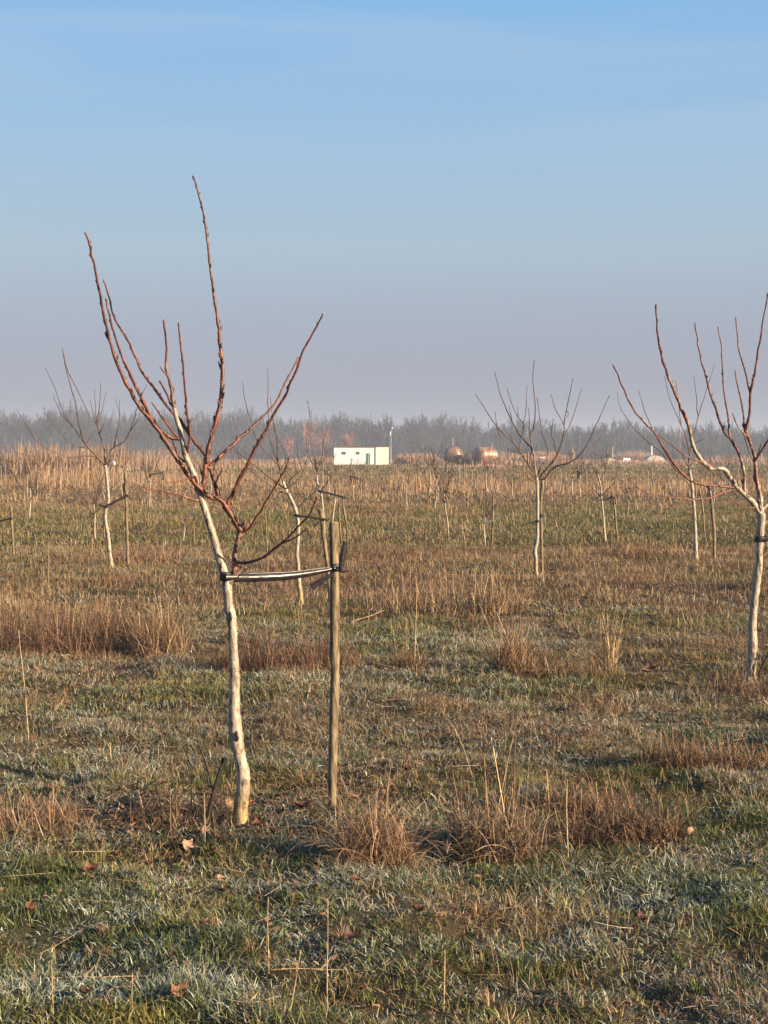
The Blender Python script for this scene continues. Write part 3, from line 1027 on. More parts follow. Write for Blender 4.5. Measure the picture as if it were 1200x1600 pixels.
# ---- the near tree -------------------------------------------------------------
DM = 6.53
SIL, RED = 1.0, 0.0
main_trunk = [(375, 1300, 15), (376, 1285, 12.5), (376, 1262, 11.5), (379, 1235, 11.2), (380, 1212, 10.8), (377, 1195, 9.6), (373, 1178, 9.8), (370, 1160, 11.0), (368, 1142, 11.2), (366, 1120, 9.6),
              (366, 1087, 8.6), (366, 1041, 7.6), (364, 1000, 7.1), (363, 978, 7.4), (361, 962, 8.4), (358, 950, 7.6), (357, 938, 6.6), (355, 921, 7.6), (353, 906, 8.0),
              (348, 888, 6.6), (342, 869, 6.2), (333, 836, 5.8), (325, 812, 5.4), (317, 786, 5.2), (310, 766, 5.0), (303, 742, 4.8), (293, 719, 4.6), (288, 705, 4.4), (284, 684, 4.1), (277, 655, 3.6), (272, 636, 3.2)]
main_br = [
    # continuation of the left stem
    ([(272, 636), (268, 612), (264, 594), (259, 568), (260, 548), (259, 530), (257, 505)], 3.1, 1.8, -0.10, 0.35, 0.1),
    ([(259, 588), (255, 580), (251, 574)], 1.8, 1.0, -0.05, 0.1, 0.1),
    ([(270, 640), (263, 622), (256, 608), (251, 598)], 2.4, 1.9, 0.08, 0.25, 0.1),
    # second stem from the fork
    ([(356, 916), (362, 902), (366, 888), (367, 868), (371, 847), (377, 828)], 6.8, 5.2, 0.05, 0.35, 0.12),
    ([(377, 830), (373, 824), (361, 806), (347, 783), (338, 779), (329, 777), (312, 763), (297, 745), (282, 725), (265, 699), (247, 672), (230, 650), (218, 637), (204, 612), (192, 588), (178, 553), (168, 520), (160, 480), (152, 437), (145, 404), (140, 384), (134, 367)],
     5.0, 1.9, -0.55, 0.0, 0.05),
    # inner of the two parallel left branches
    ([(282, 686), (272, 685), (258, 679), (247, 670), (237, 655), (227, 634), (217, 614), (208, 594), (196, 569), (185, 541), (177, 517), (170, 488), (165, 470)], 3.8, 1.6, -0.30, 0.05, 0.0),
    # B: red branch crossing behind the stem
    ([(347, 783), (342, 776), (334, 754), (329, 734), (320, 710), (308, 695), (296, 678), (279, 654), (262, 636), (242, 608), (221, 579), (200, 533), (179, 496), (171, 467), (162, 440)], 3.7, 1.7, 0.35, 0.0, 0.05),
    # C: tall central leader
    ([(309, 772), (314, 764), (317, 758), (321, 725), (327, 696), (334, 670), (342, 642), (347, 608), (348, 583), (346, 556), (342, 517), (337, 479), (333, 446), (329, 421), (325, 392), (321, 350), (315, 321), (308, 296), (303, 279)],
     4.8, 1.8, 0.12, 0.1, 0.1),
    # D
    ([(291, 712), (293, 702), (296, 680), (293, 650), (290, 620), (288, 590), (284, 552), (282, 530), (279, 508)], 2.9, 1.5, -0.22, 0.0, 0.0),
    ([(281, 686), (272, 678), (254, 654), (246, 642), (239, 631)], 2.2, 1.2, -0.15, 0.0, 0.0),
    ([(291, 722), (288, 721), (279, 714), (273, 700), (269, 688)], 2.4, 1.4, 0.10, 0.0, 0.0),
    ([(309, 782), (298, 779), (288, 776), (268, 769), (250, 766), (230, 763), (212, 756)], 2.3, 1.0, -0.25, 0.05, 0.0),
    ([(301, 748), (290, 749), (278, 752), (265, 753)], 1.6, 1.0, -0.10, 0.0, 0.0),
    # I: right-hand branches
    ([(329, 727), (334, 722), (350, 706), (371, 687), (386, 675), (400, 662), (421, 642), (437, 617), (454, 584), (464, 562)], 3.6, 1.8, 0.30, 0.0, 0.0),
    ([(366, 808), (358, 797), (354, 790), (367, 762), (383, 733), (404, 692), (421, 662), (437, 633), (454, 600), (466, 568), (474, 546), (487, 525), (496, 506), (504, 492)], 4.0, 1.6, -0.25, 0.1, 0.0),
    ([(358, 795), (360, 788), (357, 778), (356, 767)], 1.8, 1.0, 0.03, 0.0, 0.0),
    ([(337, 757), (341, 744), (346, 734), (343, 728)], 1.6, 1.0, -0.05, 0.0, 0.0),
    ([(340, 745), (338, 737), (334, 730)], 1.3, 0.8, 0.05, 0.0, 0.0),
    ([(378, 829), (380, 822), (381, 819)], 2.6, 2.4, -0.02, 0.6, 0.8),
    # J
    ([(379, 836), (388, 826), (397, 812), (405, 802), (417, 782), (431, 758), (446, 734), (451, 717)], 2.8, 1.3, -0.20, 0.0, 0.0),
    # K and its fork
    ([(368, 877), (380, 879), (392, 877), (411, 871), (428, 858), (446, 843), (463, 827), (481, 808), (489, 793), (494, 779)], 3.2, 1.4, -0.35, 0.0, 0.0),
    ([(412, 870), (424, 861), (436, 852), (457, 842), (470, 834), (479, 825)], 2.2, 1.3, -0.12, 0.0, 0.0),
    ([(361, 908), (370, 902), (380, 893), (392, 884)], 1.0, 0.6, -0.20, 0.3, 0.3),
]
traced_tree('nearest young walnut tree, tallest in the photo, pale crooked trunk and long red brown shoots', DM, main_trunk, main_br,
            group='young walnut trees with traced crowns', sides=10, budstep=11, seed=1, ochre=0.30,
            notches=((361, 962, 6), (371, 1148, 7), (375, 1213, 4), (382, 1252, 5), (346, 884, 4), (325, 815, 4), (331, 834, 3.5), (306, 748, 4)))

stake('thick wooden stake with a sawn top standing right of the nearest tree', 6.88,
      [(521.5, 817), (522, 860), (523, 940), (523, 1000), (523, 1080), (521, 1135), (520, 1180), (519, 1244), (518, 1268)], 7.2, sides=18)

# tie of the near tree: band, wide folded strap, knot and three tails
k = DM / FPX
A, B = P(352, 900, DM), P(524, 889, 6.86)
tr = empty('tree_tie', (A + B) / 2)
org = (A + B) / 2
tag(tr, 'wide glossy black plastic strap tied from the nearest tree to its stake', 'tie', 'black plastic ties between trees and stakes')
g = Geo()
zz = np.linspace(-0.019, 0.019, 6)
g.tube([A + np.array((-0.003 * q, 0, q * 1.0)) for q in zz], np.array([8.4, 8.9, 8.5, 9.0, 8.6, 8.3]) * k, 18, True, None, 0.05, seed=4)
g.make('tree_band', M_PLDULL, tr, True, org)
pl = catmull([(351, 902), (375, 902), (400, 902), (450, 899.5), (490, 894), (527, 887.5)], 4.0)
tt = np.linspace(0, 1, len(pl))
pts = np.array([P(a, c, DM - 0.02 + 0.33 * t) for (a, c), t in zip(pl, tt)])
g = Geo()
film(g, pts, np.interp(tt, [0, 0.15, 0.5, 0.8, 1], [17, 15, 14, 11, 6]) * k, 0.30, 9, seed=8)
g.make('strap', M_PLASTIC, tr, True, org)
g = Geo()
kb = 6.86 / FPX
C = P(523, 888, 6.88)
g.tube([C + np.array((0, 0, q)) for q in np.linspace(-0.012, 0.022, 6)], np.array([7.6, 8.4, 8.0, 8.6, 8.0, 7.7]) * kb, 18, True, None, 0.06, seed=9)
g.make('stake_band', M_PLDULL, tr, True, org)
g = Geo()
C = P(531, 890, 6.83)
for (a, c, rr) in ((-1, 0, 4.5), (3, 2, 3.8), (1, -4, 3.4), (-6, 1, 3.4), (6, 3, 2.6)):
    q = C + np.array((a * kb, -abs(a) * 0.0008, -c * kb))
    g.tube([q + np.array((-rr * kb, 0, 0)), q, q + np.array((rr * kb, 0, rr * kb * 0.3))], np.array([0.5, 1.0, 0.5]) * rr * kb, 8, True, None, 0.15)
g.make('knot', M_PLASTIC, tr, True, org)
for e, ws in ((([(533, 892), (534, 878), (536, 864), (539, 846)]), (5, 9, 8, 6)), (([(521, 896), (510, 903), (500, 909), (486, 918)]), (4, 7, 9, 12)),
              (([(532, 893), (538, 893), (545, 891.5)]), (5, 4, 3)), (([(509, 903), (504, 910), (500, 917), (497, 924)]), (2, 2, 2, 1.5))):
    pe = catmull(e, 3.0)
    pts = np.array([P(a, c, 6.80) for a, c in pe])
    g = Geo()
    sd = (1, 0, 0.1) if abs(e[0][0] - e[-1][0]) < abs(e[0][1] - e[-1][1]) else (0.3, 0, 1)
    film(g, pts, np.interp(np.linspace(0, 1, len(pe)), np.linspace(0, 1, len(ws)), ws) * kb, 0.16, 5, side=sd, seed=len(e))
    g.make('loose_end', M_PLDULL, tr, True, org)

# ---- tree at the right edge -----------------------------------------------------
DR = base_D(1060)
traced_tree('white stemmed young tree cut by the right edge of the photo, crown spreading left', DR,
            [(1171, 1062, 9.5), (1173, 1045, 8.2), (1176, 1022, 7.4), (1176, 1002, 7.8), (1176, 970, 6.4), (1180, 930, 6.2), (1185, 890, 6.0), (1187, 850, 5.8), (1189, 818, 6.2), (1190, 802, 6.2)],
            [
                ([(1189, 806), (1176, 786), (1156, 766), (1140, 746), (1132, 734), (1120, 731), (1108, 730), (1092, 714), (1084, 698), (1078, 674), (1068, 646), (1056, 618), (1044, 590), (1036, 562), (1028, 522), (1024, 478)], 5.2, 1.3, -0.7, 1.0, 0.0),
                ([(1158, 768), (1152, 763), (1124, 760), (1092, 756), (1072, 746), (1052, 722), (1036, 698), (1024, 678), (1004, 658), (984, 630), (968, 594), (960, 572)], 2.4, 1.3, -0.9, 0.2, 0.0),
                ([(1128, 733), (1100, 724), (1068, 710), (1044, 690), (1024, 676)], 2.0, 1.0, -0.3, 0.2, 0.0),
                ([(1163, 773), (1163, 760), (1162, 738), (1156, 712), (1144, 690), (1132, 674), (1118, 638), (1104, 594), (1092, 546), (1086, 508)], 3.4, 1.3, 0.4, 0.4, 0.0),
                ([(1142, 686), (1136, 642), (1130, 602), (1128, 550), (1123, 514)], 2.0, 1.2, 0.2, 0.1, 0.0),
                ([(1190, 802), (1188, 782), (1182, 750), (1180, 726), (1176, 702), (1168, 680), (1164, 668)], 4.6, 3.0, 0.2, 0.5, 0.1),
                ([(1167, 676), (1171, 640), (1172, 618), (1176, 598), (1182, 566), (1188, 530), (1194, 494), (1199, 462)], 2.6, 1.3, -0.3, 0.1, 0.0),
                ([(1172, 616), (1170, 606), (1162, 574), (1154, 542), (1150, 498)], 1.9, 1.1, 0.2, 0.0, 0.0),
                ([(1165, 670), (1162, 655), (1156, 618), (1148, 580)], 2.0, 1.1, 0.3, 0.0, 0.0),
                ([(1168, 682), (1152, 666), (1144, 646)], 1.5, 0.9, -0.2, 0.5, 0.3),
                ([(1178, 724), (1188, 706), (1200, 686), (1216, 655), (1230, 610)], 2.0, 1.1, -0.3, 0.3, 0.0),
                ([(1180, 797), (1172, 793), (1156, 790), (1142, 779)], 1.8, 1.0, -0.3, 0.0, 0.0),
                ([(1190, 822), (1200, 812), (1225, 785), (1250, 735), (1268, 660)], 3.0, 1.2, 0.1, 0.4, 0.0),
                ([(1192, 798), (1208, 770), (1222, 700), (1230, 640)], 2.6, 1.2, 0.3, 0.6, 0.0),
                ([(1153, 764), (1131, 768), (1116, 775), (1089, 780), (1056, 778), (1020, 772), (996, 762), (981, 744)], 1.7, 0.9, -0.6, 0.0, 0.0),
                ([(1176, 722), (1168, 700), (1160, 676)], 1.2, 0.7, -0.2, 0.0, 0.0),
                ([(1180, 722), (1186, 702), (1188, 694)], 1.4, 0.9, -0.2, 0.0, 0.0),
            ], group='young walnut trees with traced crowns', seed=2, budstep=10, ochre=0.16, notches=((1176, 1006, 4), (1173, 1050, 5)))
tie('black plastic strap round the tree at the right edge, leading out of the photo', DR, (1187, 842), (1290, 834), 5.8, 4, 8, Db=DR)
stake('wooden stake just outside the right edge, holding the strap of the white stemmed tree', DR, [(1291, 775), (1292, 900), (1290, 1062)], 5)

# ---- central right tree with a stake close behind --------------------------------
DC = base_D(901)
traced_tree('pale young tree with a wide candelabra crown, standing against its stake right of the centre', DC,
            [(838, 902, 3.9), (837.5, 890, 3.2), (837, 875, 3.0), (836, 859, 3.2), (839, 846, 2.9), (840, 819, 2.6), (840, 785, 2.5), (839, 751, 2.8), (838.5, 745, 2.8)],
            [
                ([(838, 746), (835, 738), (823.5, 724), (814.5, 708.5), (805.5, 695), (790, 681), (774, 663), (758, 639), (744, 617)], 1.9, 0.7, -0.5, 0.1, 0.0),
                ([(829, 731), (828, 722), (830, 702), (819, 688), (810, 677), (799, 657), (790, 636.5), (780, 609.5), (773.5, 582.5)], 1.5, 0.7, 0.4, 0.0, 0.0),
                ([(813, 705), (813, 697), (817, 672), (819, 664), (807, 648), (798, 627), (792.5, 608)], 1.3, 0.6, 0.5, 0.0, 0.0),
                ([(818, 670), (820, 650), (822, 634), (823.5, 604)], 1.1, 0.6, 0.1, 0.0, 0.0),
                ([(838, 744), (837, 738), (834, 717), (831, 699), (829, 681), (832.5, 672), (836, 650), (836, 625), (832.5, 594), (834, 579), (835, 565)], 1.9, 0.7, 0.0, 0.7, 0.0),
                ([(829, 683), (827, 668), (826, 639)], 1.1, 0.6, -0.2, 0.0, 0.0),
                ([(839, 746), (847, 726), (855, 713), (855, 699), (848, 679), (844, 657), (840, 623)], 1.5, 0.7, 0.5, 0.1, 0.0),
                ([(840, 748), (853, 733), (866, 717), (875, 699), (878.6, 686), (881, 664), (868, 639), (861, 617)], 1.7, 0.6, -0.3, 0.1, 0.0),
                ([(881, 664), (884, 645), (887.6, 625), (892, 607), (895.5, 591.5)], 1.1, 0.6, -0.2, 0.0, 0.0),
                ([(878, 690), (889, 666), (900, 636.5), (909, 607)], 1.2, 0.6, 0.4, 0.0, 0.0),
                ([(841, 749), (850, 749), (860, 735), (873, 727), (891, 722), (904, 713), (918, 693), (929, 670), (940, 645), (952, 620)], 1.7, 0.6, -0.6, 0.0, 0.0),
                ([(880, 727), (896, 725), (909, 718), (920, 706), (936, 688), (950, 664)], 1.3, 0.5, 0.5, 0.0, 0.0),
                ([(870, 711), (869, 704), (866, 692), (861, 677), (864, 655)], 1.0, 0.6, 0.3, 0.0, 0.0),
                ([(838, 749), (828, 739), (810, 736.6), (787, 735.5), (767, 733)], 1.5, 0.6, -0.7, 0.0, 0.0),
                ([(810, 736), (800, 732), (794, 729), (774, 713)], 1.0, 0.5, -0.2, 0.0, 0.0),
                ([(790, 682), (783, 693 - 8), (776, 666), (773, 643)], 0.9, 0.5, -0.3, 0.0, 0.0),
                ([(800, 659), (797, 645), (795, 634)], 0.8, 0.5, 0.1, 0.0, 0.0),
                ([(808, 650), (809, 640), (809, 635)], 0.8, 0.5, -0.1, 0.0, 0.0),
                ([(823, 724), (824, 712), (822, 700)], 0.9, 0.5, -0.4, 0.0, 0.0),
                ([(805, 695), (798, 684), (797, 676)], 0.9, 0.5, 0.4, 0.0, 0.0),
                ([(836, 738), (832, 728), (826, 700), (817, 684)], 1.1, 0.5, 0.6, 0.0, 0.0),
                ([(866, 717), (862, 726), (860, 718)], 0.9, 0.5, 0.6, 0.0, 0.0),
                ([(887, 652), (888, 645), (889, 641)], 0.8, 0.5, 0.1, 0.0, 0.0),
            ], group='young walnut trees with traced crowns', seed=3, budstep=14, ochre=0.5, sides=7)
stake('wooden stake standing directly behind the candelabra tree right of the centre', DC + 0.45, [(848, 751), (845, 785), (846, 841), (847, 897)], 2.4, sides=9)
tie('short black tie joining the candelabra tree to the stake behind it', DC, (839.5, 814), (848, 806), 2.9, 2.7, 3.2, ends=([(838, 815), (832, 817), (826, 816)],), Db=DC + 0.4)

# ---- left tree ---------------------------------------------------------------------
DL = base_D(886)
traced_tree('pale young tree left of the nearest tree, thin shoots spreading far to the left', DL,
            [(174, 887, 4.4), (173, 875, 3.5), (171, 865, 3.2), (169, 840, 3.1), (165, 815, 2.9), (164.5, 800, 3.0), (169, 785, 2.7), (168, 760, 2.3), (166, 740, 2.3), (164.5, 727, 2.5)],
            [
                ([(164.5, 728), (152.5, 715), (136, 697.5), (130, 685), (122.5, 660), (117.5, 627), (110, 602), (102.5, 572), (97, 545)], 1.9, 0.6, -0.5, 0.2, 0.0),
                ([(134, 695), (127, 685), (110, 662), (95, 635), (85, 605), (71, 575)], 1.2, 0.5, 0.4, 0.0, 0.0),
                ([(111, 664), (100, 652), (92, 640), (84, 620)], 0.9, 0.5, 0.2, 0.0, 0.0),
                ([(137, 698), (130, 699), (120, 698), (110, 692), (97, 680), (85, 667), (70, 645)], 1.2, 0.6, -0.4, 0.3, 0.3),
                ([(164.5, 727), (162.5, 700), (155, 677), (151, 662)], 1.6, 1.2, 0.1, 0.7, 0.2),
                ([(152, 664), (142, 652), (135, 640), (120, 607), (105, 578), (99, 552)], 1.2, 0.5, 0.2, 0.0, 0.0),
                ([(151, 662), (149, 640), (147.5, 609)], 0.9, 0.45, 0.3, 0.0, 0.0),
                ([(152, 662), (155, 635), (157.5, 597)], 0.9, 0.45, -0.3, 0.0, 0.0),
                ([(153, 664), (158, 645), (165, 614)], 0.9, 0.45, 0.1, 0.0, 0.0),
                ([(150, 660), (144, 642), (140, 624)], 0.8, 0.45, -0.1, 0.0, 0.0),
                ([(155, 676), (160, 668), (161, 664)], 1.0, 0.7, -0.1, 0.0, 0.0),
                ([(134, 692), (142, 682), (150, 670)], 1.0, 0.7, 0.1, 0.0, 0.0),
                ([(165, 727), (172, 705), (182, 696), (192, 690), (202, 677), (208, 661), (212, 645), (220, 622), (229, 601)], 1.5, 0.5, -0.4, 0.6, 0.0),
                ([(174, 703), (180, 692), (184, 670), (187, 640), (187, 625)], 1.0, 0.45, 0.4, 0.0, 0.0),
                ([(198, 686), (208, 681), (220, 675), (228, 664)], 1.0, 0.45, 0.3, 0.2, 0.0),
                ([(206, 672), (214, 658), (219, 643)], 0.8, 0.4, -0.3, 0.0, 0.0),
                ([(150, 715), (140, 712), (125, 712.5), (107, 714), (95, 710), (82, 705), (60, 692), (45, 670), (35, 655), (26, 640)], 1.2, 0.5, -0.9, 0.0, 0.1),
                ([(165, 726), (170, 720), (175, 718)], 1.1, 0.7, -0.2, 0.0, 0.0),
                ([(178, 697), (186, 650), (180, 622)], 0.8, 0.4, 0.5, 0.2, 0.0),
            ], group='young walnut trees with traced crowns', seed=4, budstep=14, ochre=0.3, sides=7)
stake('wooden stake with a spike beside its top, right of the pale left tree', DL, [(196, 738), (197, 770), (198, 820), (200, 886)], 2.4, sides=9)
tie('double black tie slanting up from the pale left tree to its stake', DL, (165.5, 792), (199, 774), 3.0, 2.6, 3.6, ends=([(164, 791), (160, 790), (155, 789)], [(197, 774), (194, 766), (193, 755)]))

# ---- tree behind the near tie -------------------------------------------------------
DT = base_D(947)
traced_tree('young tree with a kinked white trunk seen between the nearest tree and its stake', DT,
            [(471, 948, 4.2), (469, 925, 3.6), (467, 910, 3.3), (466, 885, 3.0), (464, 865, 2.9), (466, 835, 2.7), (465, 810, 2.9), (461, 795, 2.8), (455, 780, 2.6), (447, 765, 2.5), (442, 752, 2.2)],
            [
                ([(442, 752), (438, 735), (434, 721), (427, 700), (421, 677), (419, 635), (419, 600), (419, 576)], 1.9, 0.6, 0.2, 0.3, 0.0),
                ([(435, 722), (433, 700), (431, 680), (425, 647), (422, 621)], 1.2, 0.5, -0.3, 0.1, 0.0),
                ([(437, 728), (420, 710), (406, 695), (395, 670), (384, 630), (379, 598)], 1.4, 0.5, -0.4, 0.0, 0.0),
                ([(443, 748), (446, 712), (432, 682), (427, 660)], 1.0, 0.5, 0.5, 0.3, 0.0),
                ([(449, 771), (440, 769), (430, 765), (410, 750), (385, 728), (366, 702)], 1.5, 0.6, -0.5, 0.0, 0.0),
                ([(446, 765), (422, 747), (397, 727), (372, 707), (364, 690)], 1.2, 0.5, 0.4, 0.0, 0.1),
                ([(448, 763), (460, 755), (472, 740), (480, 718), (483, 685), (485, 652), (483, 640), (480, 627)], 1.4, 0.5, 0.3, 0.1, 0.0),
                ([(447, 768), (438, 766), (428, 770)], 1.2, 0.9, -0.3, 0.8, 0.8),
                ([(446, 765), (452, 752), (460, 742), (467, 736)], 1.3, 0.8, -0.5, 0.7, 0.5),
                ([(438, 735), (448, 718), (452, 712)], 0.9, 0.5, -0.2, 0.0, 0.0),
                ([(466, 800), (465, 780), (463, 755)], 0.8, 0.5, -0.4, 0.0, 0.0),
                ([(466, 792), (478, 780), (492, 768), (500, 756)], 0.8, 0.5, -0.4, 0.0, 0.0),
            ], group='young walnut trees with traced crowns', seed=5, budstep=14, ochre=0.45, sides=7)
stake('leaning wooden stake of the kinked white tree, its foot hidden behind the thick stake', DT, [(500, 796), (503, 812), (507, 847), (511, 880), (514, 905), (517, 943)], 3.3, sides=10)
tie('black tie with a dark flag end between the kinked white tree and its leaning stake', DT, (463, 805), (504, 811), 2.9, 3.5, 3.4, ends=([(503, 811), (498, 816), (491, 823)], [(505, 811), (508, 812), (512, 813)]))

# ---- tree with three stakes behind the thick stake ---------------------------------
D2 = base_D(858)
traced_tree('slender tree with upright shoots left of the white building, tied to leaning poles', D2,
            [(507, 860, 2.4), (507, 835, 2.0), (506, 812, 1.9), (504, 790, 1.8), (502, 772, 1.7), (496, 755, 1.6), (495, 742, 1.6)],
            [
                ([(495, 742), (494, 727), (490, 710), (487, 690), (485, 670), (484, 652), (481, 627)], 1.3, 0.5, 0.2, 0.4, 0.0),
                ([(495, 740), (502, 718), (506, 690), (510, 672), (517, 652)], 1.0, 0.45, -0.2, 0.1, 0.0),
                ([(488, 700), (486, 680), (487, 650), (486, 640)], 0.8, 0.4, 0.3, 0.0, 0.0),
                ([(500, 768), (494, 765), (485, 752), (478, 742), (468, 722), (464, 700), (465, 672)], 1.1, 0.4, -0.3, 0.0, 0.0),
                ([(502, 770), (510, 755), (518, 742), (527, 728)], 1.0, 0.5, -0.3, 0.1, 0.0),
                ([(496, 744), (503, 738), (510, 722), (512, 700)], 0.8, 0.4, 0.4, 0.0, 0.0),
                ([(494, 735), (487, 722), (480, 705), (478, 692)], 0.7, 0.4, 0.2, 0.0, 0.0),
            ], group='young walnut trees with traced crowns', seed=6, budstep=18, ochre=0.2, sides=6)
stake('bare whitish leaning pole just above the thick stake', D2 - 0.4, [(524, 779), (521, 800), (518, 830), (517, 866)], 1.5, sides=7, mat=M_CUT)
stake('dark thin upright pole behind the thick stake, tallest of three', D2 + 0.2, [(529, 752), (530, 800), (532, 830), (534, 857)], 1.2, sides=7)
stake('bowed olive pole right of the thick stake, rightmost of three', D2, [(534, 772), (538, 800), (542, 825), (543, 858)], 1.7, sides=7)
tie('long black tie running right from the slender tree to the three leaning poles', D2, (500, 767), (534, 776), 2.0, 1.9, 3.0, ends=([(534, 775), (538, 778), (541, 777)], [(524, 776), (523, 770), (523, 766)]))

# ---- right background tree ----------------------------------------------------------
DB = base_D(874)
traced_tree('bushy young tree behind the right edge tree, pale trunk beside a dark bowed stake', DB,
            [(1087.5, 876, 4.0), (1087, 860, 3.1), (1086.5, 834, 2.9), (1085, 802, 2.7), (1082, 770, 2.4), (1080, 750, 2.3), (1077, 735, 2.3)],
            [
                ([(1080, 750), (1074, 744), (1062, 735), (1052, 726), (1044, 714), (1032, 694), (1022, 675), (1014, 658), (1006, 638), (998, 610)], 1.7, 0.6, -0.5, 0.2, 0.0),
                ([(1078, 742), (1060, 738), (1046, 722), (1032, 706), (1012, 690), (988, 666), (970, 638), (965, 613)], 1.3, 0.5, 0.3, 0.2, 0.0),
                ([(1077, 735), (1076, 725), (1078, 706), (1083, 680), (1086, 672), (1092, 646), (1104, 610), (1111, 588), (1118, 569)], 1.5, 0.5, 0.2, 0.2, 0.0),
                ([(1090, 650), (1089, 640), (1088, 622), (1084, 587)], 0.9, 0.5, -0.2, 0.0, 0.0),
                ([(1078, 712), (1072, 686), (1060, 654), (1046, 622), (1039, 589)], 1.2, 0.5, -0.4, 0.0, 0.0),
                ([(1064, 664), (1061, 640), (1056, 594)], 0.9, 0.45, 0.2, 0.0, 0.0),
                ([(1079, 728), (1088, 716), (1100, 706), (1114, 692), (1122, 680), (1124, 668)], 1.1, 0.5, 0.4, 0.2, 0.0),
                ([(1081, 765), (1072, 752), (1059, 747), (1058, 742)], 1.0, 0.6, -0.3, 0.0, 0.0),
                ([(1084, 795), (1076, 786), (1068, 777), (1056, 771), (1044, 765)], 1.0, 0.4, -0.3, 0.0, 0.0),
                ([(1078, 730), (1068, 716), (1062, 704)], 1.0, 0.5, 0.5, 0.0, 0.0),
                ([(1082, 765), (1092, 752), (1100, 742), (1106, 728)], 1.0, 0.5, 0.5, 0.0, 0.0),
                ([(1077, 708), (1070, 698), (1066, 690)], 1.0, 0.5, -0.3, 0.0, 0.0),
                ([(1079, 700), (1086, 692), (1098, 686)], 0.9, 0.5, -0.4, 0.7, 0.3),
            ], group='young walnut trees with traced crowns', seed=7, budstep=15, ochre=0.1, sides=7)
stake('dark bowed stake right of the bushy background tree', DB, [(1107, 757), (1111, 780), (1114, 810), (1116, 840), (1116, 876)], 2.5, sides=9)
tie('short black tie at the top of the dark bowed stake', DB, (1101, 757), (1109, 764), 0, 2.6, 3.4, ends=([(1107, 762), (1106, 770), (1104, 776)],))
stake('thin straight stake between the bushy background tree and the dark bowed stake', base_D(840), [(1093, 765), (1098, 795), (1101, 840)], 1.6, sides=7)

# ---- tree at 945 -------------------------------------------------------------------
D3 = base_D(845)
traced_tree('small twiggy tree with a dense brush of upright shoots, right of the candelabra tree', D3,
            [(945.5, 846, 2.4), (944, 825, 1.8), (943, 810, 1.7), (940, 780, 1.6), (939, 762, 1.4), (934, 741, 1.4)],
            [
                ([(934, 741), (931, 725), (930, 712), (929, 690)], 1.1, 0.5, 0.1, 0.0, 0.0),
                ([(935, 745), (926, 730), (920, 718), (917, 705)], 0.9, 0.4, 0.2, 0.0, 0.0),
                ([(936, 750), (944, 736), (947, 722), (948, 700)], 0.9, 0.4, -0.2, 0.0, 0.0),
                ([(938, 758), (950, 748), (958, 738), (963, 725), (968, 712)], 0.9, 0.4, 0.3, 0.0, 0.0),
                ([(939, 765), (928, 752), (922, 742), (918, 730)], 0.9, 0.4, -0.3, 0.0, 0.0),
                ([(940, 775), (930, 768), (922, 758), (916, 748)], 0.9, 0.4, 0.4, 0.0, 0.0),
                ([(940, 776), (952, 762), (960, 752), (964, 742)], 0.9, 0.4, -0.4, 0.0, 0.0),
                ([(935, 742), (939, 728), (941, 712), (942, 698)], 0.8, 0.4, 0.4, 0.0, 0.0),
                ([(933, 735), (924, 722), (924, 706)], 0.7, 0.4, -0.2, 0.0, 0.0),
                ([(941, 781), (948, 781), (955, 778)], 1.1, 0.9, -0.2, 0.8, 0.6),
            ], group='young walnut trees with traced crowns', seed=8, budstep=18, ochre=0.1, sides=6)
stake('thin stake with black film at its top, beside the small twiggy tree', D3, [(957, 772), (960, 790), (962, 815), (965, 845)], 1.6, sides=7)
tie('black tie hanging at the head of the thin stake beside the small twiggy tree', D3, (945, 781), (957, 776), 0, 1.9, 2.6, ends=([(957, 776), (954, 784), (954, 789)], [(958, 776), (961, 782), (961, 788)]))


# ------------------------------------------------------------------ saplings farther back: five kinds, copied
def sapling_proto(seed, h=2.3, n=9):
    rg = np.random.default_rng(seed)
    root = empty('sapling', (0, 0, 0))
    ht = h * rg.uniform(0.42, 0.5)
    lean = rg.uniform(-0.07, 0.07)
    pts = [np.array((lean * z / ht + 0.015 * math.sin(z * 7 + seed), 0.02 * math.cos(z * 5), z)) for z in np.linspace(-0.05, ht, 7)]
    g = Geo()
    cv = np.zeros((7, 3))
    cv[:, 0] = 1
    cv[:, 1] = [0.8, 0.2, 0, 0, 0, 0, 0]
    g.tube(pts, np.linspace(0.026, 0.017, 7), 6, True, cv, 0.05)
    g.make('trunk', M_BARK, root, True)
    g = Geo()
    top = pts[-1]
    for i in range(n):
        a = rg.uniform(0, 6.28)
        s = rg.uniform(0.72, 1.0) if i else 1
        st = pts[-1] - np.array((0, 0, 0.0 if i < 3 else rg.uniform(0, 0.35)))
        ln = (h - ht) * rg.uniform(0.55, 1.0)
        out = rg.uniform(0.2, 0.95) * (0.2 if i == 0 else 1)
        d = np.array((math.cos(a) * out, math.sin(a) * out, 1))
        q = [st, st + d * ln * 0.25 + np.array((math.cos(a), math.sin(a), 0)) * out * 0.10, st + d * ln * 0.6 + np.array((math.cos(a), math.sin(a), 0)) * out * 0.06, st + d * ln]
        g.tube(q, [0.011, 0.008, 0.006, 0.003], 4, True, (0.0, 0, 0.75))
        for j in range(2):
            t = rg.uniform(0.25, 0.7)
            p0 = st + d * ln * t
            d2 = d + np.array((rg.uniform(-.7, .7), rg.uniform(-.7, .7), 0.1))
            g.tube([p0, p0 + d2 * ln * 0.15, p0 + d2 * ln * 0.32], [0.007, 0.006, 0.003], 4, True, (0.0, 0, 0.75))
    g.make('crown', M_BARK, root, True)
    return root


def copy_thing(o, name=None):
    c = o.copy()
    COL.objects.link(c)
    for ch in [q for q in bpy.data.objects if q.parent == o]:
        d = ch.copy()
        COL.objects.link(d)
        d.parent = c
    return c


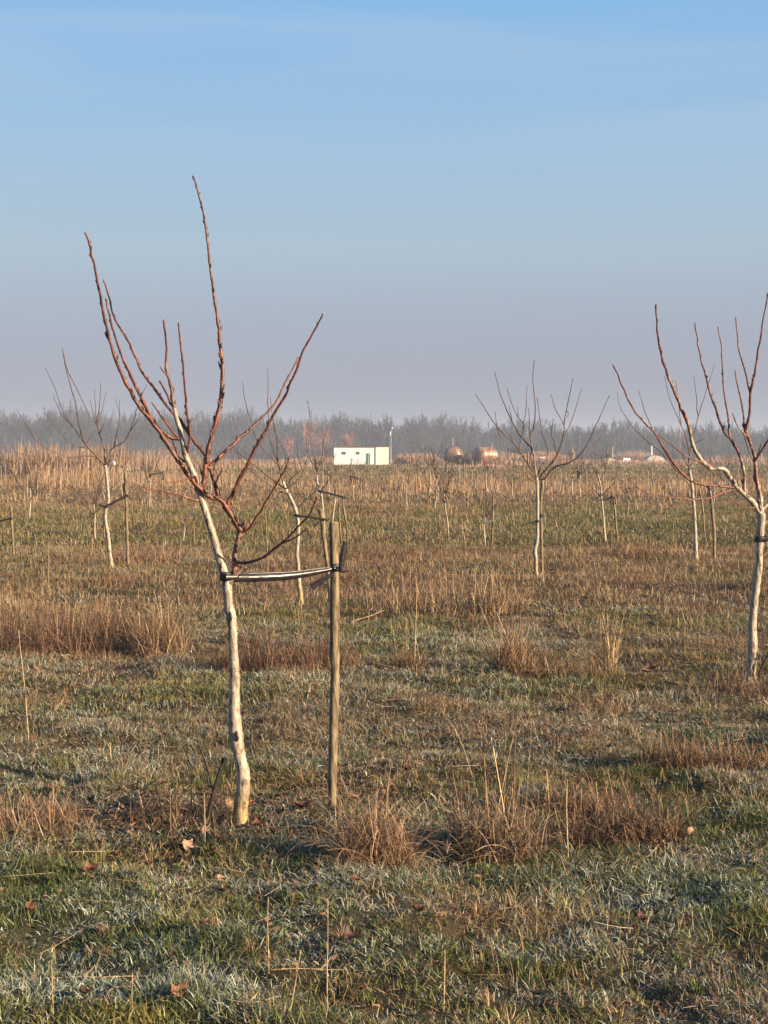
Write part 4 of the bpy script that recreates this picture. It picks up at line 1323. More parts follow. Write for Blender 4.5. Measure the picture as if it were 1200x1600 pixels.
protos = [sapling_proto(s, h, n) for s, h, n in ((21, 2.25, 7), (22, 2.0, 9), (23, 2.4, 6), (24, 1.8, 6), (25, 2.3, 9))]
kids = {p: [q for q in bpy.data.objects if q.parent == p] for p in protos}
used = set()


def put_sapling(i, x, y, s, rz, label, group, lean=0.0):
    p = protos[i]
    if i not in used:
        used.add(i)
        o = p
    else:
        o = p.copy()
        COL.objects.link(o)
        for ch in kids[p]:
            d = ch.copy()
            COL.objects.link(d)
            d.parent = o
    o.location = (x, y, float(gz(x, y)))
    o.rotation_euler = (0, lean, rz)
    o.scale = (s, s, s)
    tag(o, label, 'sapling', group)


def near_stake(label, D, px, py, h_px, r=0.02, lean=0, group='thin stakes in the back rows'):
    k_ = D / FPX
    return stake(label, D, [(px + lean, py - h_px), (px + lean * 0.4, py - h_px * 0.5), (px, py)], max(0.9, r / k_), group, sides=6)


# (x, base y, kind, scale, lean, label, stake (dx, height, lean) , tie (dy))
NS = [
    (47, 811, 3, 0.95, 0.0, 'thin white stemmed sapling with a short black tie, far left', None, 45),
    (149.5, 843, 1, 0.78, 0.0, 'forked sapling just left of the pale left tree', (13, 52, 0), None),
    (234, 794, 0, 0.85, 0.0, 'sapling with crossed black ties, between the left stake and the nearest tree', (20, 60, -2), 52),
    (286, 851, 3, 0.55, 0.14, 'leaning whitish sapling close behind the nearest tree trunk', (17, 57, -1), 45),
    (701, 838, 4, 0.86, -0.06, 'leaning sapling below the rusty tanks, second row', None, None),
    (680, 795, 2, 0.80, 0.05, 'sapling just left of the leaning one under the rusty tanks', None, None),
    (757, 849, 3, 0.62, 0.0, 'very small sapling left of the thin stake with the crossed tie', (12, 78, 2), 32),
    (635, 788, 0, 0.74, 0.0, 'sapling right of the white building in the second row', None, None),
    (654, 764, 1, 0.9, -0.08, 'leaning sapling with a black knot in the tan grass right of the white building', (-10, 60, -12), 12),
    (622, 752, 3, 1.1, 0.0, 'small sapling right below the mast by the white building', (-3, 40, 0), None),
    (801, 778, 1, 0.82, 0.0, 'sapling half hidden behind the left crown of the candelabra tree', (14, 42, -3), None),
    (981, 805, 3, 0.6, 0.06, 'whitish sapling beside a thin stake right of the twiggy tree', (12, 48, -3), 42),
    (1013, 769, 2, 0.8, 0.0, 'pale sapling pair in the tan grass left of the bushy tree', (8, 42, -4), None),
    (739, 764, 2, 0.8, 0.05, 'dark leaning sapling below the gap between the rusty tanks', (-14, 40, 0), None),
    (768, 758, 1, 0.95, 0.0, 'sapling in front of the right rusty tank', None, None),
    (560, 762, 0, 0.8, 0.0, 'sapling in front of the green door', (-12, 45, 1), 14),
    (876, 770, 2, 0.85, 0.0, 'sapling right of the candelabra tree crown foot', (-7, 44, 0), None),
    (906, 790 - 12, 3, 1.1, 0.0, 'sapling with a black tie left of the small twiggy tree', (-3, 52, 0), 38),
    (-40, 872, 0, 1.0, 0.0, 'young tree just outside the left edge, tied to the stake at the left edge', None, None),
    (1133, 775, 1, 0.9, 0.0, 'sapling behind the trunk gap of the right edge tree', (6, 45, 0), None),
]
for (px, py, kind, s, lean, lab, stk, tdy) in NS:
    D = base_D(py)
    X = P(px, py, D)[0]
    put_sapling(kind, X, D, s, random.uniform(0, 6.28), lab, 'saplings in the back rows', lean)
    if stk:
        near_stake('thin stake of the ' + lab.split(',')[0].replace('sapling with', 'sapling having')[:60], D + 0.15, px + stk[0], py, stk[1], 0.016, stk[2])
    if tdy:
        tx = px + (stk[0] if stk else 10)
        tie('dark tie on the ' + lab.split(',')[0][:60], D, (px + lean * tdy, py - tdy), (tx, py - tdy - 4), 1.0, 1.0, 2.2, Db=D + 0.1,
            ends=([(tx, py - tdy - 3), (tx + 1, py - tdy + 3), (tx, py - tdy + 8)],))

stake('short wooden stake at the left edge with a black strap leading out of the photo', base_D(868), [(17, 790), (18, 815), (20, 845), (21, 868)], 2.0, sides=8)
tie('black strap from the stake at the left edge to a tree outside the photo', base_D(868), (-36, 822), (18, 810), 2.0, 2.2, 3.0, ends=([(18, 810), (17, 803), (17, 799)],))

# rows farther back
rows = [(52, 4.4), (58, 4.8), (66, 5.0), (75, 5.6), (86, 6.2), (100, 7.0), (118, 8.0)]
lab_far = 'small bare sapling far back in the tan grass, twiggy crown on a thin pale trunk'
cnt = 0
for (D, sx) in rows:
    x = -0.32 * D + random.uniform(0, sx)
    while x < 0.32 * D:
        xx = x + random.uniform(-0.8, 0.8)
        px = 600 + xx / D * FPX
        inb = 515 < px < 615
        if random.random() > (0.28 if px > 250 else 0.12) and not (inb and random.random() < 0.7):
            put_sapling(random.randrange(5), xx, D + random.uniform(-1.5, 1.5), random.uniform(0.72, 1.08), random.uniform(0, 6.28), lab_far, 'far saplings in the tan grass',
                        random.uniform(-0.07, 0.07))
            cnt += 1
            if random.random() < 0.45:
                py = 710 + CAM_H * FPX / D
                near_stake('thin dark stake standing by a far sapling in the tan grass', D, px + random.choice((-1, 1)) * 1000 / D, py, random.uniform(1.1, 1.5) * FPX / D, 0.02,
                           random.uniform(-3, 3), 'far stakes in the tan grass')
        x += sx * 0.72


# ------------------------------------------------------------------ white building
def paint(name, c, rough=0.8, var=0.12, scale=1.2):
    lo = tuple(v * (1 - var) for v in c)
    hi = tuple(min(1, v * (1 + var * 0.5)) for v in c)
    return mat_simple(name, [(0.3, lo), (0.7, hi)], scale, rough, 0.2, (1, 1, 0.5), 0)


M_WHITE = paint('white_render', (0.60, 0.60, 0.62))
M_CREAM = paint('cream_render', (0.60, 0.60, 0.52))
M_GREENP = paint('green_paint', (0.035, 0.14, 0.075), 0.5)
M_GLASS = paint('dark_glass', (0.03, 0.028, 0.03), 0.15)
M_ROOF = paint('roof_felt', (0.12, 0.09, 0.08))
M_CONC = paint('pale_concrete', (0.42, 0.37, 0.31))
M_GREY = paint('grey_steel', (0.36, 0.37, 0.40), 0.5)
M_PALE = paint('pale_plastic', (0.85, 0.85, 0.85), 0.4)

D = 232.0
s = D / FPX
ztop, zbot = P(565, 698.5, D)[2], -0.15
xl, xs, xr = P(522, 0, D)[0], P(587, 0, D)[0], P(607.5, 0, D)[0]


def X_(px, d=D):
    return (px - 600) * d / FPX


def Z_(py, d=D):
    return P(600, py, d)[2]


xl, xs, xr = X_(522), X_(587), X_(607.5)
bl = empty('white_building', (X_(565), D + 2.5, 0))
tag(bl, 'long low white flat roofed building with a green door and two small windows', 'building')


def part(name, mat, parent, fn, org):
    g = Geo()
    fn(g)
    return g.make(name, mat, parent, False, org)


bo = np.array((X_(565), D + 2.5, 0))
ds = (X_(571.5), X_(578), -0.1, Z_(708.5))
wins = ((X_(533.5), X_(540), Z_(710.5), Z_(706)), (X_(556), X_(561.5), Z_(710.5), Z_(706)))


def wallfront(g):
    # front wall built round its openings, 0.25 m thick
    y0, y1 = D, D + 0.25
    xsx = [xl, wins[0][0], wins[0][1], wins[1][0], wins[1][1], ds[0], ds[1], xs]
    g.box(xsx[0], xsx[1], y0, y1, zbot, ztop)
    for i, w in ((1, wins[0]), (3, wins[1])):
        g.box(w[0], w[1], y0, y1, zbot, w[2])
        g.box(w[0], w[1], y0, y1, w[3], ztop)
    g.box(xsx[2], xsx[3], y0, y1, zbot, ztop)
    g.box(xsx[4], xsx[5], y0, y1, zbot, ztop)
    g.box(ds[0], ds[1], y0, y1, ds[3], ztop)
    g.box(ds[1], xs, y0, y1, zbot, ztop)
    g.box(xl, xl + 0.25, y1, D + 5.2, zbot, ztop)
    g.box(xl, xr - 0.3, D + 5.2, D + 5.45, zbot, ztop)


part('wall', M_WHITE, bl, wallfront, bo)
o = part('annex_wall', M_CREAM, bl, lambda g: g.box(xs, xr, D - 0.12, D + 5.2, zbot, ztop + 0.02), bo)
part('roof', M_ROOF, bl, lambda g: g.box(xl - 0.06, xr + 0.06, D - 0.2, D + 5.55, ztop + 0.025, ztop + 0.12), bo)
for w in wins:
    f = part('window', M_GREY, bl, lambda g: (g.box(w[0], w[1], D + 0.08, D + 0.14, w[3] - 0.05, w[3]), g.box(w[0], w[1], D + 0.08, D + 0.14, w[2], w[2] + 0.05),
                                             g.box((w[0] + w[1]) / 2 - 0.02, (w[0] + w[1]) / 2 + 0.02, D + 0.08, D + 0.14, w[2] + 0.05, w[3] - 0.05)), bo)
    pn = part('pane', M_GLASS, f, lambda g: g.box(w[0], w[1], D + 0.16, D + 0.17, w[2], w[3]), bo)
dx0, dx1 = ds[0], ds[1]
dm = dx0 + (dx1 - dx0) * 0.68
d1 = part('door', M_GREENP, bl, lambda g: (g.box(dx0 + 0.03, dm, D + 0.06, D + 0.12, 0, ds[3] - 0.06), g.box(dx1 - 0.07, dx1, D + 0.05, D + 0.12, 0, ds[3]), g.box(dx0, dx1 - 0.07, D + 0.05, D + 0.13, ds[3] - 0.06, ds[3])), bo)
part('pane', M_PALE, d1, lambda g: g.box(dm + 0.01, dx1 - 0.075, D + 0.08, D + 0.10, 0.0, ds[3] - 0.07), bo)

# mast
mo = np.array((X_(611.5), D + 1, 0))
ms = empty('lamp_mast', mo)
tag(ms, 'thin grey mast with small white lamps right of the white building', 'mast')
part('pole', M_GREY, ms, lambda g: (g.tube([mo, mo + np.array((0, 0, Z_(668)))], [0.028, 0.022], 8), g.tube([mo + np.array((-0.12, 0, 0)), mo + np.array((-0.12, 0, Z_(676)))], [0.02, 0.016], 8),
                                    g.tube([mo + np.array((-0.12, 0, Z_(700))), mo + np.array((0, 0, Z_(700)))], 0.02, 6)), mo)
for a, c in ((613, 669), (610, 675.5), (610, 678.5)):
    q = np.array((X_(a), D + 0.9, Z_(c)))
    part('lamp_head', M_PALE, ms, lambda g: g.tube([q - np.array((0, 0, .10)), q, q + np.array((0, 0, .12))], [0.05, 0.09, 0.04], 8), mo)


# ------------------------------------------------------------------ rusty tanks
def mat_rust():
    m, n, l, b = mat_new('rusty_steel')
    v = mapping(n, l, (1, 1, 0.6))
    f = noise(n, l, 1.6, 7, v, 0.5)
    c = rampc(n, l, f, [(0.3, (0.11, 0.05, 0.035)), (0.5, (0.21, 0.11, 0.075)), (0.65, (0.30, 0.18, 0.125)), (0.8, (0.38, 0.26, 0.19))])
    l.new(c, b.inputs['Base Color'])
    b.inputs['Roughness'].default_value = 0.42
    b.inputs['Metallic'].default_value = 0.25
    return m


M_RUST = mat_rust()
M_REDP = paint('red_oxide_paint', (0.40, 0.09, 0.05), 0.6)
DTK = 222.0


def tank(label, px0, px1, top, length, heading, dome, Dk=DTK, vent_px=None, vent_top=None, legs=0):
    """horizontal cylinder with domed ends; heading = direction of its axis away from the front end"""
    r = (px1 - px0) / 2 * Dk / FPX
    cx = (px0 + px1) / 2
    zc = Z_(top, Dk) - r
    c = np.array((X_(cx, Dk), Dk, zc))
    ax = np.array((math.sin(heading), math.cos(heading), 0))
    root = empty('storage_tank', (c[0], c[1], 0))
    og = np.array((c[0], c[1], 0))
    tag(root, label, 'tank', 'rusty storage tanks')
    g = Geo()
    g.tube([c + ax * (dome * 0.5 + length * q) for q in np.linspace(0, 1, 6)], r, 40, False)
    for q in (0.0, 0.33, 0.66, 1.0):
        p = c + ax * (dome * 0.5 + length * q)
        g.tube([p - ax * 0.04, p + ax * 0.04], r + 0.025, 40, False)
    g.make('shell', M_RUST, root, True, og)
    for sgn, q0 in ((-1, 0.0), (1, length)):
        g = Geo()
        t = np.linspace(0, 1, 9)
        pts = [c + ax * (dome * 0.5 + q0 + sgn * dome * math.sin(tt * math.pi / 2)) for tt in t]
        g.tube(pts if sgn > 0 else pts, [max(0.01, r * math.cos(tt * math.pi / 2) ** 0.9) for tt in t], 40, True)
        g.make('domed_end', M_RUST, root, True, og)
    for q in (0.15, 0.5, 0.85):
        p = c + ax * (dome * 0.5 + length * q)
        g = Geo()
        g.box(p[0] - r * 0.8, p[0] + r * 0.8, p[1] - 0.15, p[1] + 0.15, -0.1, max(0.05, p[2] - r * 0.72))
        g.make('cradle', M_CONC, root, False, og)
    if vent_px:
        vx = X_(vent_px, Dk)
        t_ = max(0.0, (vx - c[0]) / (ax[0] + 1e-6)) if abs(ax[0]) > 0.3 else 1.0
        p = c + ax * min(t_, length)
        p[0] = vx
        part('vent_pipe', M_CONC, root, lambda g: g.tube([p, np.array((vx, p[1], Z_(vent_top, Dk)))], 0.045, 8), og)
    for i in range(legs):
        p = c + ax * (length * (0.45 + 0.2 * i)) + np.array((0, -r * 1.02, 0))
        part('red_brace', M_REDP, root, lambda g: g.box(p[0] - 0.16, p[0] + 0.16, p[1] - 0.06, p[1] + 0.02, -0.1, zc + 0.1 - 0.12 * i), og)
    return root


tank('rusty steel tank with a domed end facing the camera, the left one of two', 692, 722, 697.5, 5.0, R(5), 0.8, vent_px=708, vent_top=684)
tank('rusty steel tank lit on its right half with red braces, the right one of two', 731, 759, 698, 2.2, R(54), 0.8, Dk=219, vent_px=769.5, vent_top=692, legs=3)


# dark stems massed between and beside the tanks
def shrub(label, px, py, D, w, h, n, ca, cb, name='bare_shrub', cat='shrub', group='dark shrubs by the tanks', wd=0.05, seed=0):
    rg = np.random.default_rng(seed)
    x0, z0 = X_(px, D), 0
    a = rg.uniform(0, 6.28, n)
    r = np.sqrt(rg.uniform(0, 1, n))
    B = np.stack([w * 0.5 * r * np.cos(a), w * 0.5 * r * np.sin(a) * 0.7, np.full(n, -0.03)], 1)
    hh = h * (1.05 - 0.55 * r ** 2) * rg.uniform(0.45, 1.0, n)
    v1 = strips(B, a, 0.25 * r + rg.uniform(0, 0.35, n), rg.uniform(-0.3, 0.5, n), hh, wd * rg.uniform(0.5, 1.2, n), cmix(ca, cb, rg.uniform(0, 1, n)), segs=3, clampz=False, roll=rg.uniform(-1.5, 1.5, n))
    m = n * 2
    i = rg.integers(0, n, m)
    t = rg.uniform(0.3, 0.95, m)
    B2 = B[i] + np.stack([np.sin(0.3 * r[i]) * np.cos(a[i]) * hh[i] * t, np.sin(0.3 * r[i]) * np.sin(a[i]) * hh[i] * t, hh[i] * t * 0.9], 1)
    v2 = strips(B2, rg.uniform(0, 6.28, m), rg.uniform(0.2, 1.2, m), rg.uniform(-0.3, 0.3, m), hh[i] * rg.uniform(0.12, 0.32, m), wd * 0.7 * rg.uniform(0.5, 1.2, m),
                cmix(ca, cb, rg.uniform(0, 1, m)), segs=2, clampz=False, roll=rg.uniform(-1.5, 1.5, m))
    V, Q, C = merge([v1, v2])
    o = build(name, V, Q=Q, col=C, mat=M_TWIG, loc=(x0, D, float(gz(x0, D))))
    return tag(o, label, cat, group)


dk1, dk2 = (0.055, 0.042, 0.034), (0.13, 0.095, 0.07)
shrub('dark brown mass of bare stems filling the gap between the two rusty tanks', 727, 727, 223, 1.5, 2.3, 260, dk1, (0.2, 0.13, 0.09), wd=0.05, seed=1)
shrub('low dark shrub at the foot of the left rusty tank', 700, 727, 217, 2.4, 0.7, 350, dk2, (0.28, 0.18, 0.11), wd=0.05, seed=2)
shrub('blue black evergreen bush right of the tanks before the wood', 806, 722, 330, 5.2, 3.4, 1500, (0.015, 0.018, 0.022), (0.03, 0.035, 0.04), group='dark bushes before the wood', wd=0.12, seed=3)
shrub('dark round bush at the centre right before the wood, beside the candelabra crown', 795, 722, 332, 2.6, 2.6, 700, (0.015, 0.018, 0.022), (0.03, 0.035, 0.04), group='dark bushes before the wood', wd=0.12, seed=4)
shrub('orange brown mound of dead growth behind the candelabra tree', 848, 722, 290, 9.5, 2.6, 2200, (0.30, 0.16, 0.10), (0.48, 0.29, 0.19), group='mounds of dead growth before the wood', wd=0.10, seed=5)
shrub('pale brown mound of dead growth around the far domes at the right', 990, 722, 312, 9.5, 2.7, 1800, (0.26, 0.16, 0.12), (0.45, 0.30, 0.22), group='mounds of dead growth before the wood', wd=0.10, seed=6)

# far low structures at the right
DF = 300.0


def far_dome(label, px0, px1, top, c=M_CONC):
    x0, x1 = X_(px0, DF), X_(px1, DF)
    cx, w = (x0 + x1) / 2, (x1 - x0) / 2
    h = Z_(top, DF)
    og = np.array((cx, DF, 0))
    root = empty('low_vault', og)
    tag(root, label, 'vault', 'pale low vaults at the right horizon')
    g = Geo()
    V, F = [], []
    n = 16
    for y in (0.0, 4.0):
        for i in range(n + 1):
            a = math.pi * i / n
            V.append((cx - w * math.cos(a), DF + y, -0.1 + (h + 0.1) * math.sin(a) ** 0.8))
    for i in range(n):
        F.append((i, i + 1, n + 2 + i, n + 1 + i))
    g.add(V, F)
    g.make('roof', c, root, True, og)
    g = Geo()
    g.add(np.array(V[:n + 1]) + np.array((0, 0.15, 0)), [tuple(range(n + 1))])
    g.make('end_wall', M_CONC, root, False, og)


far_dome('pale low vaulted roof, the left and flatter one at the right horizon', 940, 967, 715)
far_dome('pale low vaulted roof with a white pole behind it at the right horizon', 1010, 1042, 711)
for lab, a, c0, c1, r, m, Dp in (('white pole rising behind the right pale vault', 1018, 698, 722, 0.13, M_PALE, 304), ('short pale pole left of the flatter vault', 957, 699, 722, 0.10, M_CONC, 306),
                                 ('tall thin rust brown pole in front of the wood at the right', 1062, 606, 738, 0.03, M_RUST, 140),
                                 ('whitish pole near the right edge before the wood', 1189, 706, 727, 0.06, M_CONC, 240)):
    bo_ = np.array((X_(a, Dp), Dp, 0))
    r_ = empty('pole', bo_)
    tag(r_, lab, 'pole')
    part('shaft', m, r_, lambda g: g.tube([bo_, np.array((bo_[0], Dp, Z_(c0, Dp)))], [r, r * 0.7], 8), bo_)
    part('cap', m, r_, lambda g: g.tube([np.array((bo_[0], Dp, Z_(c0, Dp))), np.array((bo_[0], Dp, Z_(c0, Dp) + r * 1.5))], [r * 0.95, r * 0.3], 8), bo_)
bo_ = np.array((X_(893.5, DF), DF, 0))
r_ = empty('pointed_shelter', bo_)
tag(r_, 'small pale pointed roof rising over the brown scrub right of the candelabra tree', 'shelter')
part('roof', M_STAKE, r_, lambda g: g.tube([bo_ + np.array((0, 0, Z_(708, DF))), bo_ + np.array((0, 0, Z_(705, DF))), bo_ + np.array((0, 0, Z_(699, DF)))], [0.75, 0.45, 0.04], 8), bo_)
part('wall', M_STAKE, r_, lambda g: g.tube([bo_, bo_ + np.array((0, 0, Z_(708, DF)))], 0.6, 8), bo_)
for lab, p0, p1, c in (('long low pale concrete kerb behind the candelabra tree', 842, 858, 714.5), ('short low white slab between the two pale vaults', 974, 985, 716.5)):
    x0, x1, zt = X_(p0, 280), X_(p1, 280), Z_(c, 280)
    o = part('concrete_slab', M_PALE, None, lambda g: (g.box(x0, x1, 280, 280.6, -0.1, zt), g.box(x0 + 0.1, x1 - 0.1, 280.1, 280.5, zt + 0.003, zt + 0.08)), np.array(((x0 + x1) / 2, 280, 0)))
    o.location = ((x0 + x1) / 2, 280, 0)
    tag(o, lab, 'slab')
Dw = 115
bo_ = np.array((X_(178, Dw), Dw, 0))
r_ = empty('white_canister', bo_)
tag(r_, 'small white canister on a post in the grass right of the left tree trunk', 'canister')
part('body', M_PALE, r_, lambda g: g.tube([bo_ + np.array((0, 0, Z_(726, Dw))), bo_ + np.array((0, 0, Z_(721, Dw))), bo_ + np.array((0, 0, Z_(720, Dw)))], [0.12, 0.12, 0.07], 12), bo_)
part('post', M_STAKE, r_, lambda g: g.tube([bo_, bo_ + np.array((0, 0, Z_(726, Dw)))], 0.03, 8), bo_)


# ------------------------------------------------------------------ clumps of dry grass in the foreground
def clump(label, px, py, rx, ry, n, hmin, hmax, spread, w=0.0034, ca=G_TAN_A, cb=G_TAN_B, droop=(0.3, 1.6), tall=0, tallh=(0.3, 0.5), lean=0.0, seed=0, heap=0.5, name='dry_grass_clump', cat='grass clump', group='clumps of dry grass'):
    rg = np.random.default_rng(seed + 300)
    rx, ry = rx * 1.15, ry * 1.1
    D = base_D(py)
    x0 = P(px, py, D)[0]
    a = rg.uniform(0, 6.28, n)
    r = np.sqrt(rg.uniform(0, 1, n))
    bx, by = rx * r * np.cos(a), ry * r * np.sin(a)
    z = gz(x0 + bx, D + by) - float(gz(x0, D))
    heading = np.where(rg.uniform(0, 1, n) < 0.25, a + rg.normal(0, 0.8, n), rg.uniform(0, 6.28, n))
    th = np.abs(rg.normal(spread * 0.55, spread * 0.65, n))
    # half of the stems have collapsed inward over one another
    inw = rg.uniform(0, 1, n) < heap
    r = np.where(inw, 0.15 + 0.85 * r, r)
    bx, by = rx * r * np.cos(a), ry * r * np.sin(a)
    z = gz(x0 + bx, D + by) - float(gz(x0, D))
    heading = np.where(inw, a + math.pi + rg.normal(0, 1.0, n), heading)
    th = np.where(inw, rg.uniform(0.25, 1.45, n) * (0.5 + 0.5 * r), th)
    dr = np.where(inw, rg.normal(0.1, 0.45, n), rg.uniform(droop[0], droop[1], n))
    cc = cmix(np.array(ca) * 0.6, np.array(cb) * 1.15, rg.uniform(0, 1, n) ** 1.7)
    L = rg.uniform(hmin, hmax, n) * 1.12 * (1.2 - 0.5 * r) * (0.55 + 0.9 * vnoise(bx + x0, by + D, 0.09 * D / 6, seed))
    p1 = strips(np.stack([bx, by, z - 0.005], 1), heading, th, dr, L, w * rg.uniform(0.6, 1.5, n), cc * 0.85, segs=6, taper=0.35, tipcol=cc)
    parts = [p1]
    if tall:
        a = rg.uniform(0, 6.28, tall)
        r = np.sqrt(rg.uniform(0, 1, tall)) * 0.7
        bx, by = rx * r * np.cos(a), ry * r * np.sin(a)
        z = gz(x0 + bx, D + by) - float(gz(x0, D))
        parts.append(strips(np.stack([bx, by, z], 1), np.where(rg.uniform(0, 1, tall) < 0.5, 0, math.pi), np.abs(rg.normal(lean, 0.16, tall)), rg.normal(0, 0.1, tall), rg.uniform(*tallh, tall),
                            w * 1.3 * rg.uniform(0.8, 1.4, tall), cmix(G_TAN_A, (0.50, 0.37, 0.21), rg.uniform(0, 1, tall)), segs=5, taper=0.5))
    V, Q, C = merge(parts)
    o = build(name, V, Q=Q, col=C, mat=M_STRAW, loc=(x0, D, float(gz(x0, D))))
    return tag(o, label, cat, group)


REDB, BRN = (0.20, 0.105, 0.055), (0.36, 0.235, 0.13)
clump('drooping copper dry grass clump just right of the foot of the thick stake', 585, 1350, 0.15, 0.13, 1150, 0.06, 0.33, 0.6, heap=0.6, w=0.0029, droop=(0.6, 2.6), seed=1, ca=(0.20, 0.11, 0.06), cb=(0.46, 0.31, 0.18))
clump('wide dry grass clump with tall pale straws, in front of the middle of the field', 775, 1335, 0.19, 0.15, 1300, 0.06, 0.27, 0.6, droop=(0.4, 2.6), tall=22, tallh=(0.3, 0.56), seed=2, ca=(0.18, 0.11, 0.06), cb=(0.42, 0.30, 0.18))
clump('dark rust brown tangle of dry growth at the right of the wide clump', 968, 1318, 0.25, 0.16, 1500, 0.05, 0.24, 1.0, droop=(0.2, 2.2), tall=12, tallh=(0.12, 0.3), seed=3, ca=(0.08, 0.042, 0.025), cb=(0.30, 0.18, 0.10))
clump('thin dry growth behind the dark rust brown tangle', 900, 1265, 0.22, 0.14, 500, 0.06, 0.20, 0.7, tall=10, tallh=(0.1, 0.24), seed=33, ca=REDB, cb=BRN)
clump('upright sheaf of pale straw at the right of the middle distance', 946, 1052, 0.08, 0.07, 110, 0.10, 0.42, 0.2, w=0.0045, droop=(-0.2, 0.5), tall=26, tallh=(0.3, 0.62), seed=4, ca=(0.36, 0.24, 0.12), cb=(0.62, 0.46, 0.26))
clump('brown sheaf of dry grass left of the pale upright sheaf', 800, 1055, 0.13, 0.10, 420, 0.15, 0.36, 0.3, w=0.0042, droop=(0, 0.8), tall=9, tallh=(0.35, 0.55), seed=5, ca=REDB, cb=(0.45, 0.29, 0.16))
clump('low brown dry clump between the brown sheaf and the pale sheaf', 880, 1062, 0.34, 0.12, 600, 0.08, 0.22, 0.5, w=0.004, seed=6, ca=REDB, cb=BRN)
clump('broad tan thicket of dry grass in front of the rusty tanks', 690, 950, 0.85, 0.7, 1300, 0.10, 0.34, 0.5, w=0.0050, droop=(0, 1.0), tall=60, tallh=(0.2, 0.45), seed=7, ca=(0.20, 0.12, 0.065), cb=(0.42, 0.28, 0.16))
clump('pointed tan tuft at the right end of the broad tan thicket', 768, 958, 0.16, 0.14, 300, 0.18, 0.42, 0.2, w=0.0055, droop=(0, 0.5), tall=16, tallh=(0.3, 0.46), seed=8)
clump('broad tan sheaf at the right end of the brown thicket on the left', 248, 1022, 0.20, 0.2, 520, 0.16, 0.36, 0.35, w=0.0042, droop=(0, 0.8), tall=30, tallh=(0.25, 0.42), seed=9, ca=(0.22, 0.13, 0.07), cb=(0.42, 0.28, 0.165))
clump('wide brown thicket of dead weeds at the left edge', 60, 1008, 0.85, 0.65, 2900, 0.10, 0.42, 0.9, w=0.0036, droop=(0, 1.4), tall=50, tallh=(0.2, 0.5), seed=10, ca=(0.15, 0.08, 0.045), cb=(0.34, 0.215, 0.13))
clump('brown weed thicket between the left edge thicket and the tan sheaf', 165, 1012, 0.55, 0.5, 1700, 0.10, 0.40, 0.9, w=0.0036, droop=(0, 1.4), tall=24, tallh=(0.2, 0.42), seed=11, ca=(0.14, 0.075, 0.04), cb=(0.34, 0.20, 0.11))
clump('flattened dark brown weed heap behind the nearest trunk', 445, 1050, 0.50, 0.25, 1700, 0.10, 0.34, 1.1, w=0.0034, droop=(0.2, 0.8), seed=12, ca=(0.10, 0.05, 0.032), cb=(0.30, 0.17, 0.095))
clump('short dark brown clump at the right below the edge tree', 1065, 1208, 0.18, 0.12, 900, 0.06, 0.22, 0.5, seed=13, ca=(0.12, 0.065, 0.035), cb=(0.38, 0.24, 0.13), tall=14, tallh=(0.08, 0.16))
clump('low rust brown clump right of the short dark one', 1135, 1208, 0.24, 0.14, 900, 0.05, 0.19, 0.8, seed=14, ca=REDB, cb=BRN)
clump('dry weeds around the foot of the right edge tree', 1160, 1078, 0.50, 0.22, 900, 0.06, 0.22, 0.9, w=0.0034, seed=15, ca=(0.11, 0.06, 0.035), cb=(0.34, 0.21, 0.12))
clump('small brown tuft of dead stems in front of the broad tan thicket', 640, 1048, 0.14, 0.1, 260, 0.1, 0.28, 0.4, w=0.004, seed=16, tall=10, tallh=(0.3, 0.6), ca=REDB, cb=BRN)
clump('tan tuft behind the right edge tree trunk', 1200, 925, 0.30, 0.2, 500, 0.15, 0.4, 0.4, w=0.005, seed=17)
clump('brown tuft in the grass at the left behind the nearest trunk', 70, 1100, 0.20, 0.12, 350, 0.05, 0.15, 0.8, seed=18, ca=REDB, cb=BRN)
clump('rust coloured tuft around the feet of the dark stems', 300, 1290, 0.30, 0.14, 520, 0.04, 0.13, 0.7, seed=19, ca=(0.11, 0.055, 0.03), cb=(0.36, 0.22, 0.12), tall=22, tallh=(0.06, 0.20))
clump('sparse tuft of dead stems at the left edge of the foreground', 30, 1300, 0.28, 0.2, 500, 0.05, 0.16, 0.7, seed=20, ca=REDB, cb=BRN, tall=12, tallh=(0.08, 0.2))
clump('tan tuft of reddish grass by the left tree stake', 225, 880, 0.5, 0.4, 700, 0.15, 0.42, 0.5, w=0.006, seed=21, ca=(0.26, 0.14, 0.08), cb=(0.46, 0.29, 0.17))
clump('low green brown tuft at the foot of the thick stake', 540, 1272, 0.10, 0.06, 240, 0.03, 0.09, 0.5, seed=22, ca=(0.12, 0.11, 0.04), cb=(0.30, 0.22, 0.10))
clump('brown tuft in the grass right of the middle, behind the pale sheaf', 1010, 870, 0.8, 0.5, 900, 0.10, 0.32, 0.6, w=0.007, seed=23, ca=(0.22, 0.12, 0.065), cb=(0.44, 0.28, 0.15))
clump('low brown tuft below the brown sheaf', 690, 1118, 0.2, 0.1, 260, 0.04, 0.14, 0.6, seed=24, ca=REDB, cb=BRN)
clump('small rust tuft in the grass at the centre right', 930, 1115, 0.22, 0.1, 320, 0.04, 0.15, 0.6, seed=25, ca=REDB, cb=BRN)


